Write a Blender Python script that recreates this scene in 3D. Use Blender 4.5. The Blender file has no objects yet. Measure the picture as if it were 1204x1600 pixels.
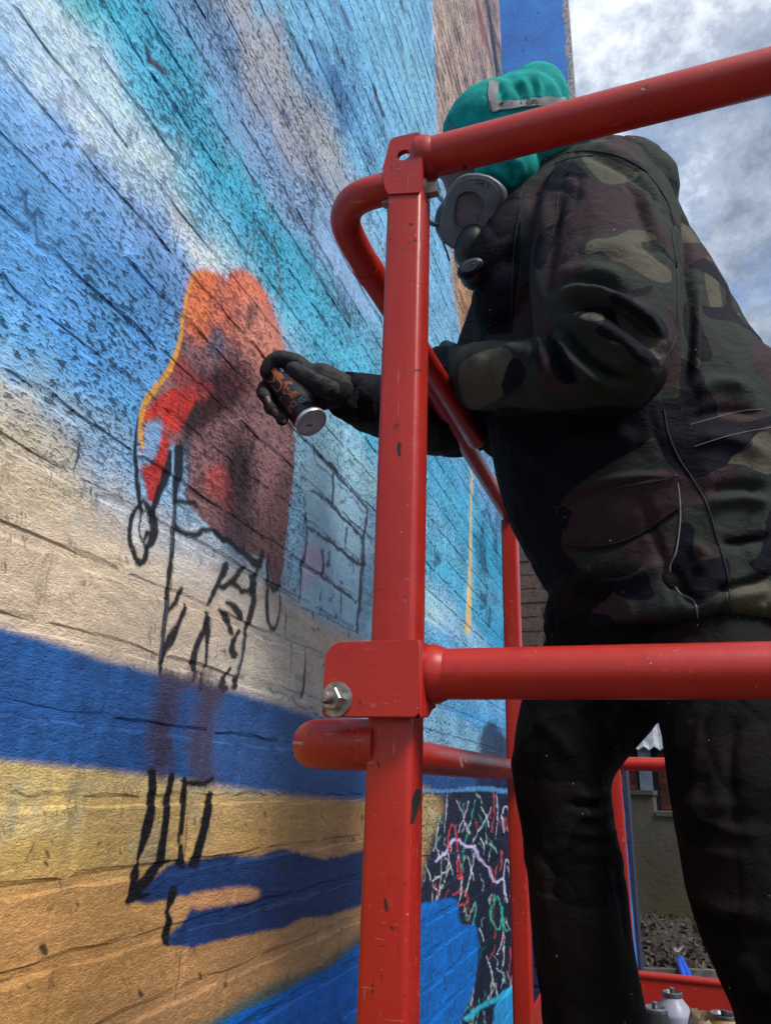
import bpy, bmesh, math, random
import numpy as np
from mathutils import Vector, Matrix, noise as mnoise
from mathutils.bvhtree import BVHTree
random.seed(7); np.random.seed(7)
S = bpy.context.scene
COL = S.collection
rad = math.radians

# ------------------------------------------------------------------ camera, sky, sun
F = 1155.0; PITCH = rad(20.2); ROLL = rad(1.9); AZ = rad(19.4)
CAM = np.array([0.6, 0.0, 0.0])                       # the wall is the plane x = 0, camera height is z = 0
_fh = np.array([-math.sin(AZ), math.cos(AZ), 0]); _r = np.array([math.cos(AZ), math.sin(AZ), 0]); _z = np.array([0, 0, 1.0])
FW = _fh * math.cos(PITCH) + _z * math.sin(PITCH); _up = _z * math.cos(PITCH) - _fh * math.sin(PITCH)
RT = _r * math.cos(ROLL) + _up * math.sin(ROLL); UP = _up * math.cos(ROLL) - _r * math.sin(ROLL)
cam = bpy.data.cameras.new('camera'); camo = bpy.data.objects.new('camera', cam); COL.objects.link(camo)
cam.sensor_fit = 'VERTICAL'; cam.sensor_height = 36; cam.lens = 36 * F / 1600; cam.clip_start = 0.02; cam.clip_end = 3000
camo.matrix_world = Matrix(((RT[0], UP[0], -FW[0], CAM[0]), (RT[1], UP[1], -FW[1], CAM[1]), (RT[2], UP[2], -FW[2], CAM[2]), (0, 0, 0, 1)))
S.camera = camo

SUN_DIR = Vector((0.54, -0.30, 0.79)).normalized()     # towards the sun: high, on the open side
W = bpy.data.worlds.new("World"); S.world = W; W.use_nodes = True
def build_world():
    nt = W.node_tree; nt.nodes.clear(); N = nt.nodes.new; L = nt.links.new
    out = N('ShaderNodeOutputWorld'); bg = N('ShaderNodeBackground'); bg.inputs['Strength'].default_value = 0.055
    sky = N('ShaderNodeTexSky'); sky.sky_type = 'NISHITA'; sky.sun_disc = False
    sky.sun_elevation = math.asin(SUN_DIR.z); sky.sun_rotation = math.atan2(SUN_DIR.x, SUN_DIR.y)
    sky.air_density = 1.0; sky.dust_density = 0.6; sky.ozone_density = 2.0
    tc = N('ShaderNodeTexCoord'); sep = N('ShaderNodeSeparateXYZ'); L(tc.outputs['Generated'], sep.inputs[0])
    # direction flattened onto a cloud deck
    add = N('ShaderNodeMath'); add.operation = 'ADD'; add.inputs[1].default_value = 0.35
    ab = N('ShaderNodeMath'); ab.operation = 'ABSOLUTE'; L(sep.outputs[2], ab.inputs[0]); L(ab.outputs[0], add.inputs[0])
    dx = N('ShaderNodeMath'); dx.operation = 'DIVIDE'; L(sep.outputs[0], dx.inputs[0]); L(add.outputs[0], dx.inputs[1])
    dy = N('ShaderNodeMath'); dy.operation = 'DIVIDE'; L(sep.outputs[1], dy.inputs[0]); L(add.outputs[0], dy.inputs[1])
    comb = N('ShaderNodeCombineXYZ'); L(dx.outputs[0], comb.inputs[0]); L(dy.outputs[0], comb.inputs[1])
    comb.inputs[2].default_value = 2.3
    n1 = N('ShaderNodeTexNoise'); n1.inputs['Scale'].default_value = 3.6; n1.inputs['Detail'].default_value = 9; n1.inputs['Roughness'].default_value = 0.57
    n1.inputs['Distortion'].default_value = 0.25
    L(comb.outputs[0], n1.inputs['Vector'])
    cov = N('ShaderNodeMapRange'); cov.inputs[1].default_value = 0.33; cov.inputs[2].default_value = 0.49; L(n1.outputs[0], cov.inputs[0])
    n2 = N('ShaderNodeTexNoise'); n2.inputs['Scale'].default_value = 4.4; n2.inputs['Detail'].default_value = 8; n2.inputs['Roughness'].default_value = 0.66
    mp = N('ShaderNodeVectorMath'); mp.operation = 'ADD'; mp.inputs[1].default_value = (3.3, 1.7, 0.4); L(comb.outputs[0], mp.inputs[0]); L(mp.outputs[0], n2.inputs['Vector'])
    ramp = N('ShaderNodeValToRGB'); cr = ramp.color_ramp
    cr.elements[0].position = 0.38; cr.elements[0].color = (1.5, 1.85, 2.45, 1)
    cr.elements[1].position = 0.635; cr.elements[1].color = (7.0, 7.3, 7.7, 1)
    e = cr.elements.new(0.50); e.color = (2.9, 3.35, 4.1, 1)
    L(n2.outputs[0], ramp.inputs[0])
    mix = N('ShaderNodeMixRGB'); L(cov.outputs[0], mix.inputs[0])
    sk = N('ShaderNodeMixRGB'); sk.blend_type = 'MULTIPLY'; sk.inputs[0].default_value = 1; sk.inputs[2].default_value = (0.9, 1.0, 1.15, 1)
    L(sky.outputs[0], sk.inputs[1]); L(sk.outputs[0], mix.inputs[1]); L(ramp.outputs[0], mix.inputs[2])
    L(mix.outputs[0], bg.inputs['Color']); L(bg.outputs[0], out.inputs['Surface'])
build_world()
sun = bpy.data.lights.new('sun', 'SUN'); sun.energy = 1.5; sun.angle = rad(18); sun.color = (1.0, 0.96, 0.9)
suno = bpy.data.objects.new('sun', sun); COL.objects.link(suno); suno.rotation_euler = (-SUN_DIR).to_track_quat('-Z', 'Y').to_euler(); suno.location = (6, 4, 9)
S.view_settings.view_transform = 'Standard'; S.view_settings.look = 'None'; S.view_settings.gamma = 1; S.view_settings.exposure = 1.7
S.view_settings.use_curve_mapping = False
S.cycles.use_denoising = True; S.cycles.max_bounces = 6

# ------------------------------------------------------------------ helpers
GROUND = -1.15; FLOOR = -0.58
def ray(u, v): return FW + (u - 602) / F * RT - (v - 800) / F * UP
def at_y(u, v, Y): d = ray(u, v); t = (Y - CAM[1]) / d[1]; return CAM + t * d
def at_x(u, v, X): d = ray(u, v); t = (X - CAM[0]) / d[0]; return CAM + t * d
def at_z(u, v, Z): d = ray(u, v); t = (Z - CAM[2]) / d[2]; return CAM + t * d
def depth_of(p): return float((np.asarray(p) - CAM) @ FW)
def proj(P):
    q = np.asarray(P) - CAM; t = q @ FW; t = np.where(np.abs(t) < 1e-4, 1e-4, t)
    return 602 + F * (q @ RT) / t, 800 - F * (q @ UP) / t, t
def srgb(r, g, b):
    f = lambda c: c / 12.92 if c <= 0.04045 else ((c + 0.055) / 1.055) ** 2.4
    return (f(r / 255), f(g / 255), f(b / 255), 1)
def lin(a): a = np.asarray(a, float) / 255; return np.where(a <= 0.04045, a / 12.92, ((a + 0.055) / 1.055) ** 2.4)

def empty(name, loc, label=None, cat=None, group=None):
    o = bpy.data.objects.new(name, None); COL.objects.link(o); o.location = loc; o.empty_display_size = 0.1
    tag(o, label, cat, group); return o
def tag(o, label=None, cat=None, group=None, kind=None):
    if label: o['label'] = label
    if cat: o['category'] = cat
    if group: o['group'] = group
    if kind: o['kind'] = kind
    return o
def root_matrix(p):
    m = Matrix.Translation(p.location)
    while p.parent: p = p.parent; m = Matrix.Translation(p.location) @ m if p.type == 'EMPTY' else m
    return m
def set_parent(o, p):
    o.parent = p
    if p.type == 'EMPTY': o.matrix_parent_inverse = Matrix.Translation(p.location).inverted()
    elif p.parent is not None and p.parent.type == 'EMPTY' and p.location.length == 0:
        o.matrix_parent_inverse = Matrix.Identity(4)
def link_mesh(name, me, mat, parent=None):
    o = bpy.data.objects.new(name, me); COL.objects.link(o)
    if mat is not None and len(me.materials) == 0: me.materials.append(mat)
    if parent is not None: set_parent(o, parent)
    return o
def make(name, geo, mat, parent=None, smooth=True, recalc=True):
    vs, fs = geo
    me = bpy.data.meshes.new(name); me.from_pydata([tuple(map(float, v)) for v in vs], [], [tuple(f) for f in fs]); me.update()
    if recalc:
        bm = bmesh.new(); bm.from_mesh(me); bmesh.ops.recalc_face_normals(bm, faces=bm.faces); bm.to_mesh(me); bm.free()
    if smooth:
        for p in me.polygons: p.use_smooth = True
        try: me.set_sharp_from_angle(angle=rad(40))
        except Exception: pass
    return link_mesh(name, me, mat, parent)
def join(*gs):
    V = []; Fc = []
    for vs, fs in gs:
        b = len(V); V += [np.asarray(v, float) for v in vs]; Fc += [tuple(i + b for i in f) for f in fs]
    return V, Fc
def unit(a): a = np.asarray(a, float); return a / (np.linalg.norm(a) + 1e-12)
def catmull(pts, n=6):
    P = [np.asarray(p, float) for p in pts]
    if len(P) < 3: return [P[0] + (P[-1] - P[0]) * t for t in np.linspace(0, 1, n + 1)]
    P = [2 * P[0] - P[1]] + P + [2 * P[-1] - P[-2]]; out = []
    for i in range(1, len(P) - 2):
        for k in range(n):
            t = k / n; a, b, c, d = P[i - 1:i + 3]
            out.append(0.5 * ((2 * b) + (-a + c) * t + (2 * a - 5 * b + 4 * c - d) * t * t + (-a + 3 * b - 3 * c + d) * t ** 3))
    out.append(P[-2]); return out
def frames(path):
    T = [unit(path[min(i + 1, len(path) - 1)] - path[max(i - 1, 0)]) for i in range(len(path))]
    ref = np.array([0, 0, 1.0]) if abs(T[0][2]) < 0.9 else np.array([1.0, 0, 0])
    a = unit(np.cross(T[0], ref)); A = []
    for t in T:
        a = unit(a - t * (a @ t)); A.append((a, np.cross(t, a)))
    return T, A
def tube(path, r, seg=16, cap=True, hollow=0.0):
    path = [np.asarray(p, float) for p in path]; T, A = frames(path); V = []; Fc = []
    rr = r if hasattr(r, '__len__') else [r] * len(path)
    for p, (a, b), q in zip(path, A, rr):
        for k in range(seg):
            th = 2 * math.pi * k / seg; V.append(p + q * (math.cos(th) * a + math.sin(th) * b))
    for i in range(len(path) - 1):
        for k in range(seg):
            k2 = (k + 1) % seg; Fc.append((i * seg + k, i * seg + k2, (i + 1) * seg + k2, (i + 1) * seg + k))
    if cap: Fc.append(tuple(range(seg))[::-1]); Fc.append(tuple((len(path) - 1) * seg + k for k in range(seg)))
    return V, Fc
def lathe(c, axis, prof, seg=24):
    """prof: list of (distance along axis, radius)"""
    axis = unit(axis); path = [np.asarray(c, float) + axis * d for d, _ in prof]
    ref = np.array([0, 0, 1.0]) if abs(axis[2]) < 0.9 else np.array([1.0, 0, 0])
    a = unit(np.cross(axis, ref)); b = np.cross(axis, a); V = []; Fc = []
    for p, (_, r) in zip(path, prof):
        for k in range(seg):
            th = 2 * math.pi * k / seg; V.append(p + max(r, 1e-5) * (math.cos(th) * a + math.sin(th) * b))
    n = len(prof)
    for i in range(n - 1):
        for k in range(seg):
            k2 = (k + 1) % seg; Fc.append((i * seg + k, i * seg + k2, (i + 1) * seg + k2, (i + 1) * seg + k))
    Fc.append(tuple(range(seg))[::-1]); Fc.append(tuple((n - 1) * seg + k for k in range(seg)))
    return V, Fc
def box(lo, hi):
    x0, y0, z0 = lo; x1, y1, z1 = hi
    V = [(x0, y0, z0), (x1, y0, z0), (x1, y1, z0), (x0, y1, z0), (x0, y0, z1), (x1, y0, z1), (x1, y1, z1), (x0, y1, z1)]
    return V, [(0, 3, 2, 1), (4, 5, 6, 7), (0, 1, 5, 4), (1, 2, 6, 5), (2, 3, 7, 6), (3, 0, 4, 7)]
def rrect(w, h, r, n=4):
    pts = []
    for cx, cy, a0 in ((w / 2 - r, h / 2 - r, 0), (-w / 2 + r, h / 2 - r, 90), (-w / 2 + r, -h / 2 + r, 180), (w / 2 - r, -h / 2 + r, 270)):
        for k in range(n + 1):
            a = rad(a0 + 90 * k / n); pts.append((cx + r * math.cos(a), cy + r * math.sin(a)))
    return pts
def prism(profile, o, ex, ey, ez, length, bev=0.0):
    """profile in (ex, ey) swept along ez; bev chamfers both ends"""
    o, ex, ey, ez = [np.asarray(t, float) for t in (o, ex, ey, ez)]; n = len(profile); V = []; Fc = []
    c = np.mean(np.array(profile), axis=0)
    rows = [(0, 1 - 0)] if not bev else []
    lv = [(0.0, 0.0), (length, 0.0)] if not bev else [(0.0, bev), (bev, 0.0), (length - bev, 0.0), (length, bev)]
    for d, ins in lv:
        for x, y in profile:
            v = np.array([x, y]) - c; L = np.linalg.norm(v); v = v * (1 - ins / L) + c
            V.append(o + v[0] * ex + v[1] * ey + d * ez)
    for i in range(len(lv) - 1):
        for k in range(n):
            k2 = (k + 1) % n; Fc.append((i * n + k, i * n + k2, (i + 1) * n + k2, (i + 1) * n + k))
    Fc.append(tuple(range(n))[::-1]); Fc.append(tuple((len(lv) - 1) * n + k for k in range(n)))
    return V, Fc
X_, Y_, Z_ = np.eye(3)

# ------------------------------------------------------------------ materials
def mat_new(name):
    m = bpy.data.materials.new(name); m.use_nodes = True; nt = m.node_tree
    return m, nt, nt.nodes['Principled BSDF']
class NB:
    """small node builder"""
    def __init__(s, nt): s.nt = nt
    def n(s, t, **kw):
        nd = s.nt.nodes.new(t)
        for k, v in kw.items(): setattr(nd, k, v)
        return nd
    def set(s, sock, v):
        if hasattr(v, 'is_output') or hasattr(v, 'links'): s.nt.links.new(v, sock)
        else: sock.default_value = v
    def math(s, op, a, b=0.0, c=None, clamp=False):
        nd = s.n('ShaderNodeMath', operation=op, use_clamp=clamp); s.set(nd.inputs[0], a); s.set(nd.inputs[1], b)
        if c is not None: s.set(nd.inputs[2], c)
        return nd.outputs[0]
    def vmath(s, op, a, b):
        nd = s.n('ShaderNodeVectorMath', operation=op); s.set(nd.inputs[0], a); s.set(nd.inputs[1], b); return nd.outputs[0]
    def noise(s, vec, scale, detail=4, rough=0.55, dist=0.0):
        nd = s.n('ShaderNodeTexNoise'); s.set(nd.inputs['Vector'], vec); nd.inputs['Scale'].default_value = scale
        nd.inputs['Detail'].default_value = detail; nd.inputs['Roughness'].default_value = rough; nd.inputs['Distortion'].default_value = dist
        return nd.outputs[0]
    def ramp(s, v, lo, hi):
        nd = s.n('ShaderNodeMapRange'); s.set(nd.inputs[0], v); nd.inputs[1].default_value = lo; nd.inputs[2].default_value = hi; return nd.outputs[0]
    def mix(s, f, a, b, mode='MIX'):
        nd = s.n('ShaderNodeMixRGB', blend_type=mode); s.set(nd.inputs[0], f); s.set(nd.inputs[1], a); s.set(nd.inputs[2], b); return nd.outputs[0]
    def pos(s): return s.n('ShaderNodeNewGeometry').outputs['Position']
    def obj(s): return s.n('ShaderNodeTexCoord').outputs['Object']
    def xyz(s, v):
        nd = s.n('ShaderNodeSeparateXYZ'); s.set(nd.inputs[0], v); return nd.outputs
    def comb(s, x, y, z):
        nd = s.n('ShaderNodeCombineXYZ'); s.set(nd.inputs[0], x); s.set(nd.inputs[1], y); s.set(nd.inputs[2], z); return nd.outputs[0]
    def bump(s, h, strength=0.5, dist=0.003, normal=None):
        nd = s.n('ShaderNodeBump'); nd.inputs['Strength'].default_value = strength; nd.inputs['Distance'].default_value = dist
        s.set(nd.inputs['Height'], h)
        if normal is not None: s.set(nd.inputs['Normal'], normal)
        return nd.outputs[0]
def simple(name, col, rough=0.5, metal=0.0, var=0.12, scale=30, bump=0.0, bscale=200, spec=0.5):
    m, nt, b = mat_new(name); k = NB(nt); p = k.pos()
    f = k.noise(p, scale, 5, 0.6)
    c2 = tuple(min(1, c * (1 - var * 2.2)) for c in col[:3]) + (1,); c1 = tuple(min(1, c * (1 + var)) for c in col[:3]) + (1,)
    k.set(b.inputs['Base Color'], k.mix(k.ramp(f, 0.3, 0.7), c2, c1))
    k.set(b.inputs['Roughness'], k.math('MULTIPLY_ADD', k.noise(p, scale * 2.3, 3), 0.25, rough - 0.12, True)); b.inputs['Metallic'].default_value = metal
    b.inputs['Specular IOR Level'].default_value = spec
    if bump: k.set(b.inputs['Normal'], k.bump(k.noise(p, bscale, 4), bump, 0.002))
    return m
def red_paint(name, col):
    m, nt, b = mat_new(name); k = NB(nt); p = k.pos()
    c = k.mix(k.ramp(k.noise(p, 9, 4), 0.3, 0.7), tuple(x * 0.8 for x in col[:3]) + (1,), col)
    grime = k.ramp(k.noise(p, 22, 6, 0.7), 0.60, 0.74); c = k.mix(k.math('MULTIPLY', grime, 0.4), c, (0.05, 0.006, 0.006, 1))
    area = k.ramp(k.noise(k.vmath('ADD', p, (1.7, 8.1, 3.3)), 13, 3, .6), .46, .60)
    for sc, of in (((420, 420, 34), 0.0), ((34, 420, 420), 5.0)):
        st = k.noise(k.vmath('MULTIPLY', k.vmath('ADD', p, (of, of, of)), sc), 1.0, 3, .6); c = k.mix(k.math('MULTIPLY', k.ramp(st, .665, .685), area), c, (.03, .010, .010, 1))
        s2 = k.noise(k.vmath('MULTIPLY', k.vmath('ADD', p, (of + 2, of, of + 1)), sc), 1.0, 2, .6); c = k.mix(k.math('MULTIPLY', k.math('MULTIPLY', k.ramp(s2, .70, .71), area), .8), c, (.46, .22, .20, 1))
    ch = k.noise(k.vmath('ADD', p, (4.1, 2.2, 0.7)), 95, 5, .68); c = k.mix(k.math('MULTIPLY', k.ramp(ch, .655, .665), area), c, (.018, .012, .012, 1))
    ov = k.noise(k.vmath('ADD', p, (.1, 5.2, 2.7)), 330, 2, .5); c = k.mix(k.ramp(ov, .765, .78), c, (.40, .30, .32, 1))
    k.set(b.inputs['Base Color'], c)
    k.set(b.inputs['Roughness'], k.math('MULTIPLY_ADD', k.noise(p, 35, 5), 0.3, 0.22, True))
    k.set(b.inputs['Normal'], k.bump(k.noise(p, 130, 5, 0.6), 0.08, 0.002))
    return m
# ------------------------------------------------------------------ the mural: spray paint on the wall, laid out in wall coordinates (y, z)
MY0, MY1, MYO, MNY = 0.28, 4.0, 0.2, 1500            # image column ~ ln(y + MYO)
MZ0, MZ1, MZO, MNZ = -1.08, 6.4, 1.38, 2300           # image row    ~ ln(z + MZO)
# course lines read off the photograph where they show; the rest follow at the same gauge
JOINTS = [-.184, -.109, -.028, .058, .145, .231, .317, .388, .476, .553, .632]
while JOINTS[0] > GROUND - .1: JOINTS.insert(0, JOINTS[0] - .078)
while JOINTS[-1] < 6.5: JOINTS.append(JOINTS[-1] + .0785)
def lay_bricks(Y0=-1.4, Y1=3.9):
    items = []
    for ci in range(len(JOINTS) - 1):
        z0, z1 = JOINTS[ci], JOINTS[ci + 1]; H = z1 - z0 - .007
        if z0 < GROUND: continue
        y = Y0 + (.1125 if ci % 2 else 0) + random.uniform(-.008, .008); first = True
        while y < Y1 - .02:
            L = 0.221 if not (ci % 6 == 4) else .1085
            L += random.uniform(-.004, .004); L = min(L, Y1 - y)
            if L > .03: items.append((y + L / 2, (z0 + z1) / 2, L, H))
            y += L + .004
    return items
BRICKS = lay_bricks()
def vnoise(shape, cells, seed, octaves=4, rough=0.55):
    rng = np.random.RandomState(seed); h, w = shape; out = np.zeros(shape, np.float32); amp = 1; tot = 0
    cy, cx = cells
    for o in range(octaves):
        g = rng.rand(int(cy) + 3, int(cx) + 3).astype(np.float32)
        yy = np.linspace(0, cy, h, dtype=np.float32); xx = np.linspace(0, cx, w, dtype=np.float32)
        iy = yy.astype(int); ix = xx.astype(int); fy = yy - iy; fx = xx - ix; fy = fy * fy * (3 - 2 * fy); fx = fx * fx * (3 - 2 * fx)
        r0 = g[iy][:, ix] * (1 - fx) + g[iy][:, ix + 1] * fx; r1 = g[iy + 1][:, ix] * (1 - fx) + g[iy + 1][:, ix + 1] * fx
        out += amp * (r0 * (1 - fy)[:, None] + r1 * fy[:, None]); tot += amp; amp *= rough; cy *= 2; cx *= 2
    return out / tot
def sdf_poly(U, V, poly):
    """signed distance in the units of U, V; negative inside"""
    P = np.asarray(poly, np.float32); d = np.full(U.shape, 1e9, np.float32); ins = np.zeros(U.shape, bool)
    for i in range(len(P)):
        a = P[i]; b = P[(i + 1) % len(P)]; e = b - a; wx = U - a[0]; wy = V - a[1]
        t = np.clip((wx * e[0] + wy * e[1]) / (e @ e + 1e-9), 0, 1)
        d = np.minimum(d, (wx - t * e[0]) ** 2 + (wy - t * e[1]) ** 2)
        c = (a[1] > V) != (b[1] > V)
        with np.errstate(divide='ignore', invalid='ignore'):
            ins ^= c & (U < (b[0] - a[0]) * (V - a[1]) / (b[1] - a[1] + 1e-9) + a[0])
    d = np.sqrt(d); return np.where(ins, -d, d)
def smoothpoly(pts, n=4):
    P = [np.asarray(p, float) for p in pts]; m = len(P); out = []
    for i in range(m):
        a, b, c, d = P[i - 1], P[i], P[(i + 1) % m], P[(i + 2) % m]
        for k in range(n):
            t = k / n
            out.append(0.5 * ((2 * b) + (-a + c) * t + (2 * a - 5 * b + 4 * c - d) * t * t + (-a + 3 * b - 3 * c + d) * t ** 3))
    return out

BASE = [  # painted colour at places on the wall
 (20,15,178,204,238),(70,15,205,220,240),(150,110,205,220,240),(230,240,205,220,240),(320,390,214,220,236),(45,90,200,216,238),(120,200,198,212,236),
 (110,5,96,176,190),(170,25,70,168,206),(250,60,72,165,208),(180,110,92,180,220),(300,200,70,160,205),(380,300,78,172,212),(290,300,130,195,228),(440,390,80,170,212),
 (240,160,86,174,216),(470,470,88,180,220),(530,560,98,185,225),(560,640,92,182,220),
 (270,20,110,160,205),(330,40,116,150,200),(370,130,120,152,200),(430,260,132,162,206),(480,340,140,166,208),
 (385,30,158,160,172),(415,110,164,162,168),(420,170,158,158,170),(470,220,158,160,176),(500,230,168,168,170),
 (460,30,128,186,228),(540,60,118,182,230),(600,40,128,190,235),(520,150,98,160,220),(560,250,128,188,232),(640,100,140,196,236),(660,20,128,186,232),(620,350,128,190,235),(660,560,140,196,236),
 (5,60,140,182,230),(5,160,120,164,220),(60,200,128,168,222),(5,240,96,146,206),(40,320,92,142,204),(110,260,128,166,220),(150,330,112,156,214),(240,380,130,160,212),
 (10,420,98,150,212),(100,430,98,150,214),(200,440,92,140,204),(270,440,100,140,200),(20,520,108,164,222),(120,540,96,152,218),(230,540,98,152,216),(190,620,104,160,220),(20,575,128,172,216),
 (60,620,150,170,190),(10,620,176,172,162),(10,680,186,172,148),(80,690,182,176,160),(150,700,150,170,198),(210,720,130,168,214),(20,760,196,176,148),(120,770,196,180,156),(200,790,176,182,190),(250,770,150,182,216),
 (30,860,206,184,158),(120,860,206,184,158),(190,900,208,188,160),(290,840,188,194,206),(240,900,205,190,170),(340,900,204,194,184),(320,960,206,186,164),(420,950,200,186,172),(100,950,202,180,154),(390,870,176,196,218),
 (470,640,150,196,230),(520,700,160,204,238),(560,740,168,210,240),(440,880,140,186,228),(460,780,140,190,232),(520,800,168,204,238),(520,900,142,194,238),(500,860,150,196,238),(450,1000,186,180,172),(520,1000,204,186,160),(540,1050,206,186,160),(540,960,152,196,232),
 (670,600,128,190,235),(690,740,90,170,218),(720,800,92,176,220),(680,880,92,178,218),(760,860,70,158,206),(670,950,172,206,238),(700,960,150,198,236),(745,960,92,172,218),(770,990,72,160,212),(680,1030,98,168,222),(770,760,120,168,220),(690,1130,134,186,222),(740,1120,98,168,228),(770,1080,112,176,236),(700,1010,112,176,226),
 (10,1225,196,170,112),(120,1240,196,166,104),(60,1330,186,154,92),(200,1280,186,156,100),(330,1270,190,158,104),(450,1290,192,150,92),(540,1280,188,142,88),(500,1340,186,140,98),(60,1420,186,140,86),(150,1430,190,142,88),(150,1520,184,136,82),(40,1540,178,132,78),(60,1590,170,128,76),(300,1500,186,138,88),(400,1490,184,138,92),(500,1450,180,138,96),(240,1580,170,128,84),(20,1290,196,172,118),(670,1290,188,164,108),
]
OR = (212,150,62)
def mural():
    ys = np.exp(np.linspace(math.log(MY0 + MYO), math.log(MY1 + MYO), MNY)) - MYO
    zs = np.exp(np.linspace(math.log(MZ0 + MZO), math.log(MZ1 + MZO), MNZ)) - MZO
    Yg, Zg = np.meshgrid(ys, zs)
    P = np.stack([np.zeros_like(Yg), Yg, Zg], -1); U, V, _ = proj(P); U = U.astype(np.float32); V = V.astype(np.float32)
    sh = U.shape
    # wobble of every painted edge, about the roughness of the brick
    n1 = vnoise(sh, (160, 160), 1, 4) - 0.5; n2 = vnoise(sh, (160, 160), 2, 4) - 0.5
    nb = vnoise(sh, (30, 30), 3, 3) - 0.5; grit = vnoise(sh, (880, 740), 4, 1, 0.7) - 0.5
    WOB = 4.0
    Us, Vs = U[::4, ::4], V[::4, ::4]
    th = np.arctan2(Vs - 1239, Us - 1021); ra = np.log(np.hypot(Vs - 1239, Us - 1021) + 30)
    q0 = th * 620 + nb[::4, ::4] * 26; q1 = ra * 190 + n1[::4, ::4] * 20
    Cs = np.zeros(Us.shape + (3,), np.float32); Wt = np.zeros(Us.shape, np.float32)
    for (u, v, r, g, b) in BASE:
        t0 = math.atan2(v - 1239, u - 1021) * 620; r0 = math.log(math.hypot(v - 1239, u - 1021) + 30) * 190
        w = 1.0 / ((q0 - t0) ** 2 + (q1 - r0) ** 2 + 60) ** 1.8
        Wt += w; c = lin((r, g, b)).astype(np.float32)
        for k in range(3): Cs[..., k] += w * c[k]
    Cs /= Wt[..., None]
    def up4(A):
        h, w = sh; yy = np.clip(np.arange(h) / 4, 0, A.shape[0] - 1.001); xx = np.clip(np.arange(w) / 4, 0, A.shape[1] - 1.001); iy = yy.astype(int); ix = xx.astype(int)
        fy = (yy - iy).astype(np.float32)[:, None, None]; fx = (xx - ix).astype(np.float32)[None, :, None]; t = A[iy] * (1 - fy) + A[iy + 1] * fy
        return t[:, ix] * (1 - fx) + t[:, ix + 1] * fx
    C = up4(Cs)
    spk = np.full(sh, 0.9, np.float32)               # how much of the brick's pits the paint has missed
    stk = vnoise(sh, (420, 50), 9, 4, 0.6) - 0.5      # sprayed along the courses
    C *= (1 + 0.55 * stk[..., None])
    FULL = (slice(0, sh[0]), slice(0, sh[1]))
    def layer(mask, col, var=0.12, s=None, sl=FULL):
        c = lin(col).astype(np.float32) * (1 + var * 2 * (n1[sl] + stk[sl]))[..., None]
        C[sl] = C[sl] * (1 - mask[..., None]) + c * mask[..., None]
        if s is not None: spk[sl] = spk[sl] * (1 - mask) + s * mask
    def crop(pts, pad):
        p = np.asarray(pts, float); u0, u1, v0, v1 = p[:, 0].min() - pad, p[:, 0].max() + pad, p[:, 1].min() - pad, p[:, 1].max() + pad
        u0, u1 = min(u0, 900), min(u1, 905); q = []
        for u in (u0, u1):
            for v in (v0, v1):
                d = ray(u, v)
                if d[0] >= -1e-3: d = d * 1.0; d[0] = -1e-3
                q.append(CAM + d * (-CAM[0] / d[0]))
        q = np.array(q)
        c0, c1 = np.searchsorted(ys, [q[:, 1].min(), q[:, 1].max()]); r0, r1 = np.searchsorted(zs, [q[:, 2].min(), q[:, 2].max()])
        return (slice(r0, r1), slice(c0, c1)) if r1 > r0 and c1 > c0 else None
    def poly(pts, col, soft=4, a=1.0, var=0.12, s=None, smooth=True, dusty=0.0):
        pp = smoothpoly(pts) if smooth else pts; sl = crop(pp, soft * 3 + 14)
        if sl is None: return
        d = sdf_poly(U[sl] + n1[sl] * WOB, V[sl] + n2[sl] * WOB, pp) + grit[sl] * min(soft * 1.0, 2.5)
        x = np.clip(0.5 - d / (2 * soft), 0, 1); M = x * x * (3 - 2 * x)
        if dusty: M *= np.clip(1 - dusty * np.clip(0.5 + 3.2 * (n2[sl] + grit[sl] * 0.8), 0, 1), 0, 1)
        layer(M * a, col, var, s, sl)
    def stroke(pts, w, col, soft=2.0, a=1.0, s=0.15, rough=0.5, smooth=True):
        pts = [tuple(p) for p in pts]
        ws = w if hasattr(w, '__len__') else [w] * len(pts)
        if smooth and len(pts) > 2:
            q = catmull([(p[0], p[1], x) for p, x in zip(pts, ws)], 5)
        else: q = [(p[0], p[1], x) for p, x in zip(pts, ws)]
        q = np.asarray(q, np.float32); sl = crop(q[:, :2], max(ws) + 12)
        if sl is None: return
        u = U[sl] + n1[sl] * 9 * rough; v = V[sl] + n2[sl] * 9 * rough; best = np.full(u.shape, 1e9, np.float32)
        for i in range(len(q) - 1):
            e = q[i + 1, :2] - q[i, :2]; wx = u - q[i, 0]; wy = v - q[i, 1]
            t = np.clip((wx * e[0] + wy * e[1]) / (e @ e + 1e-9), 0, 1)
            best = np.minimum(best, np.hypot(wx - t * e[0], wy - t * e[1]) - (q[i, 2] + (q[i + 1, 2] - q[i, 2]) * t) / 2)
        x = np.clip(0.5 - (best + grit[sl] * soft * .8) / (2 * soft), 0, 1)
        layer(x * x * (3 - 2 * x) * a, col, 0.15, s, sl)
    K = (9, 11, 19)
    # dark weathered blue streaks high up
    rs = np.random.RandomState(5)
    for i in range(30):
        u0 = rs.uniform(430, 665); v0 = rs.uniform(-30, 330); L = rs.uniform(14, 70)
        dx, dy = 1021 - u0, 1239 - v0; n = math.hypot(dx, dy); dx /= n; dy /= n; b = rs.uniform(-.15, .15)
        stroke([(u0, v0), (u0 + (dx + b) * L * .5, v0 + dy * L * .5), (u0 + dx * L, v0 + dy * L)], [1, rs.uniform(2, 6), 1], (34, 66, 120), 2, rs.uniform(.5, .9), 1.0, 1.2)
    stroke([(498, 70), (520, 130), (540, 190), (528, 205)], [10, 22, 18, 4], (40, 84, 150), 9, .7, 1.0, 1.6)
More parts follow.
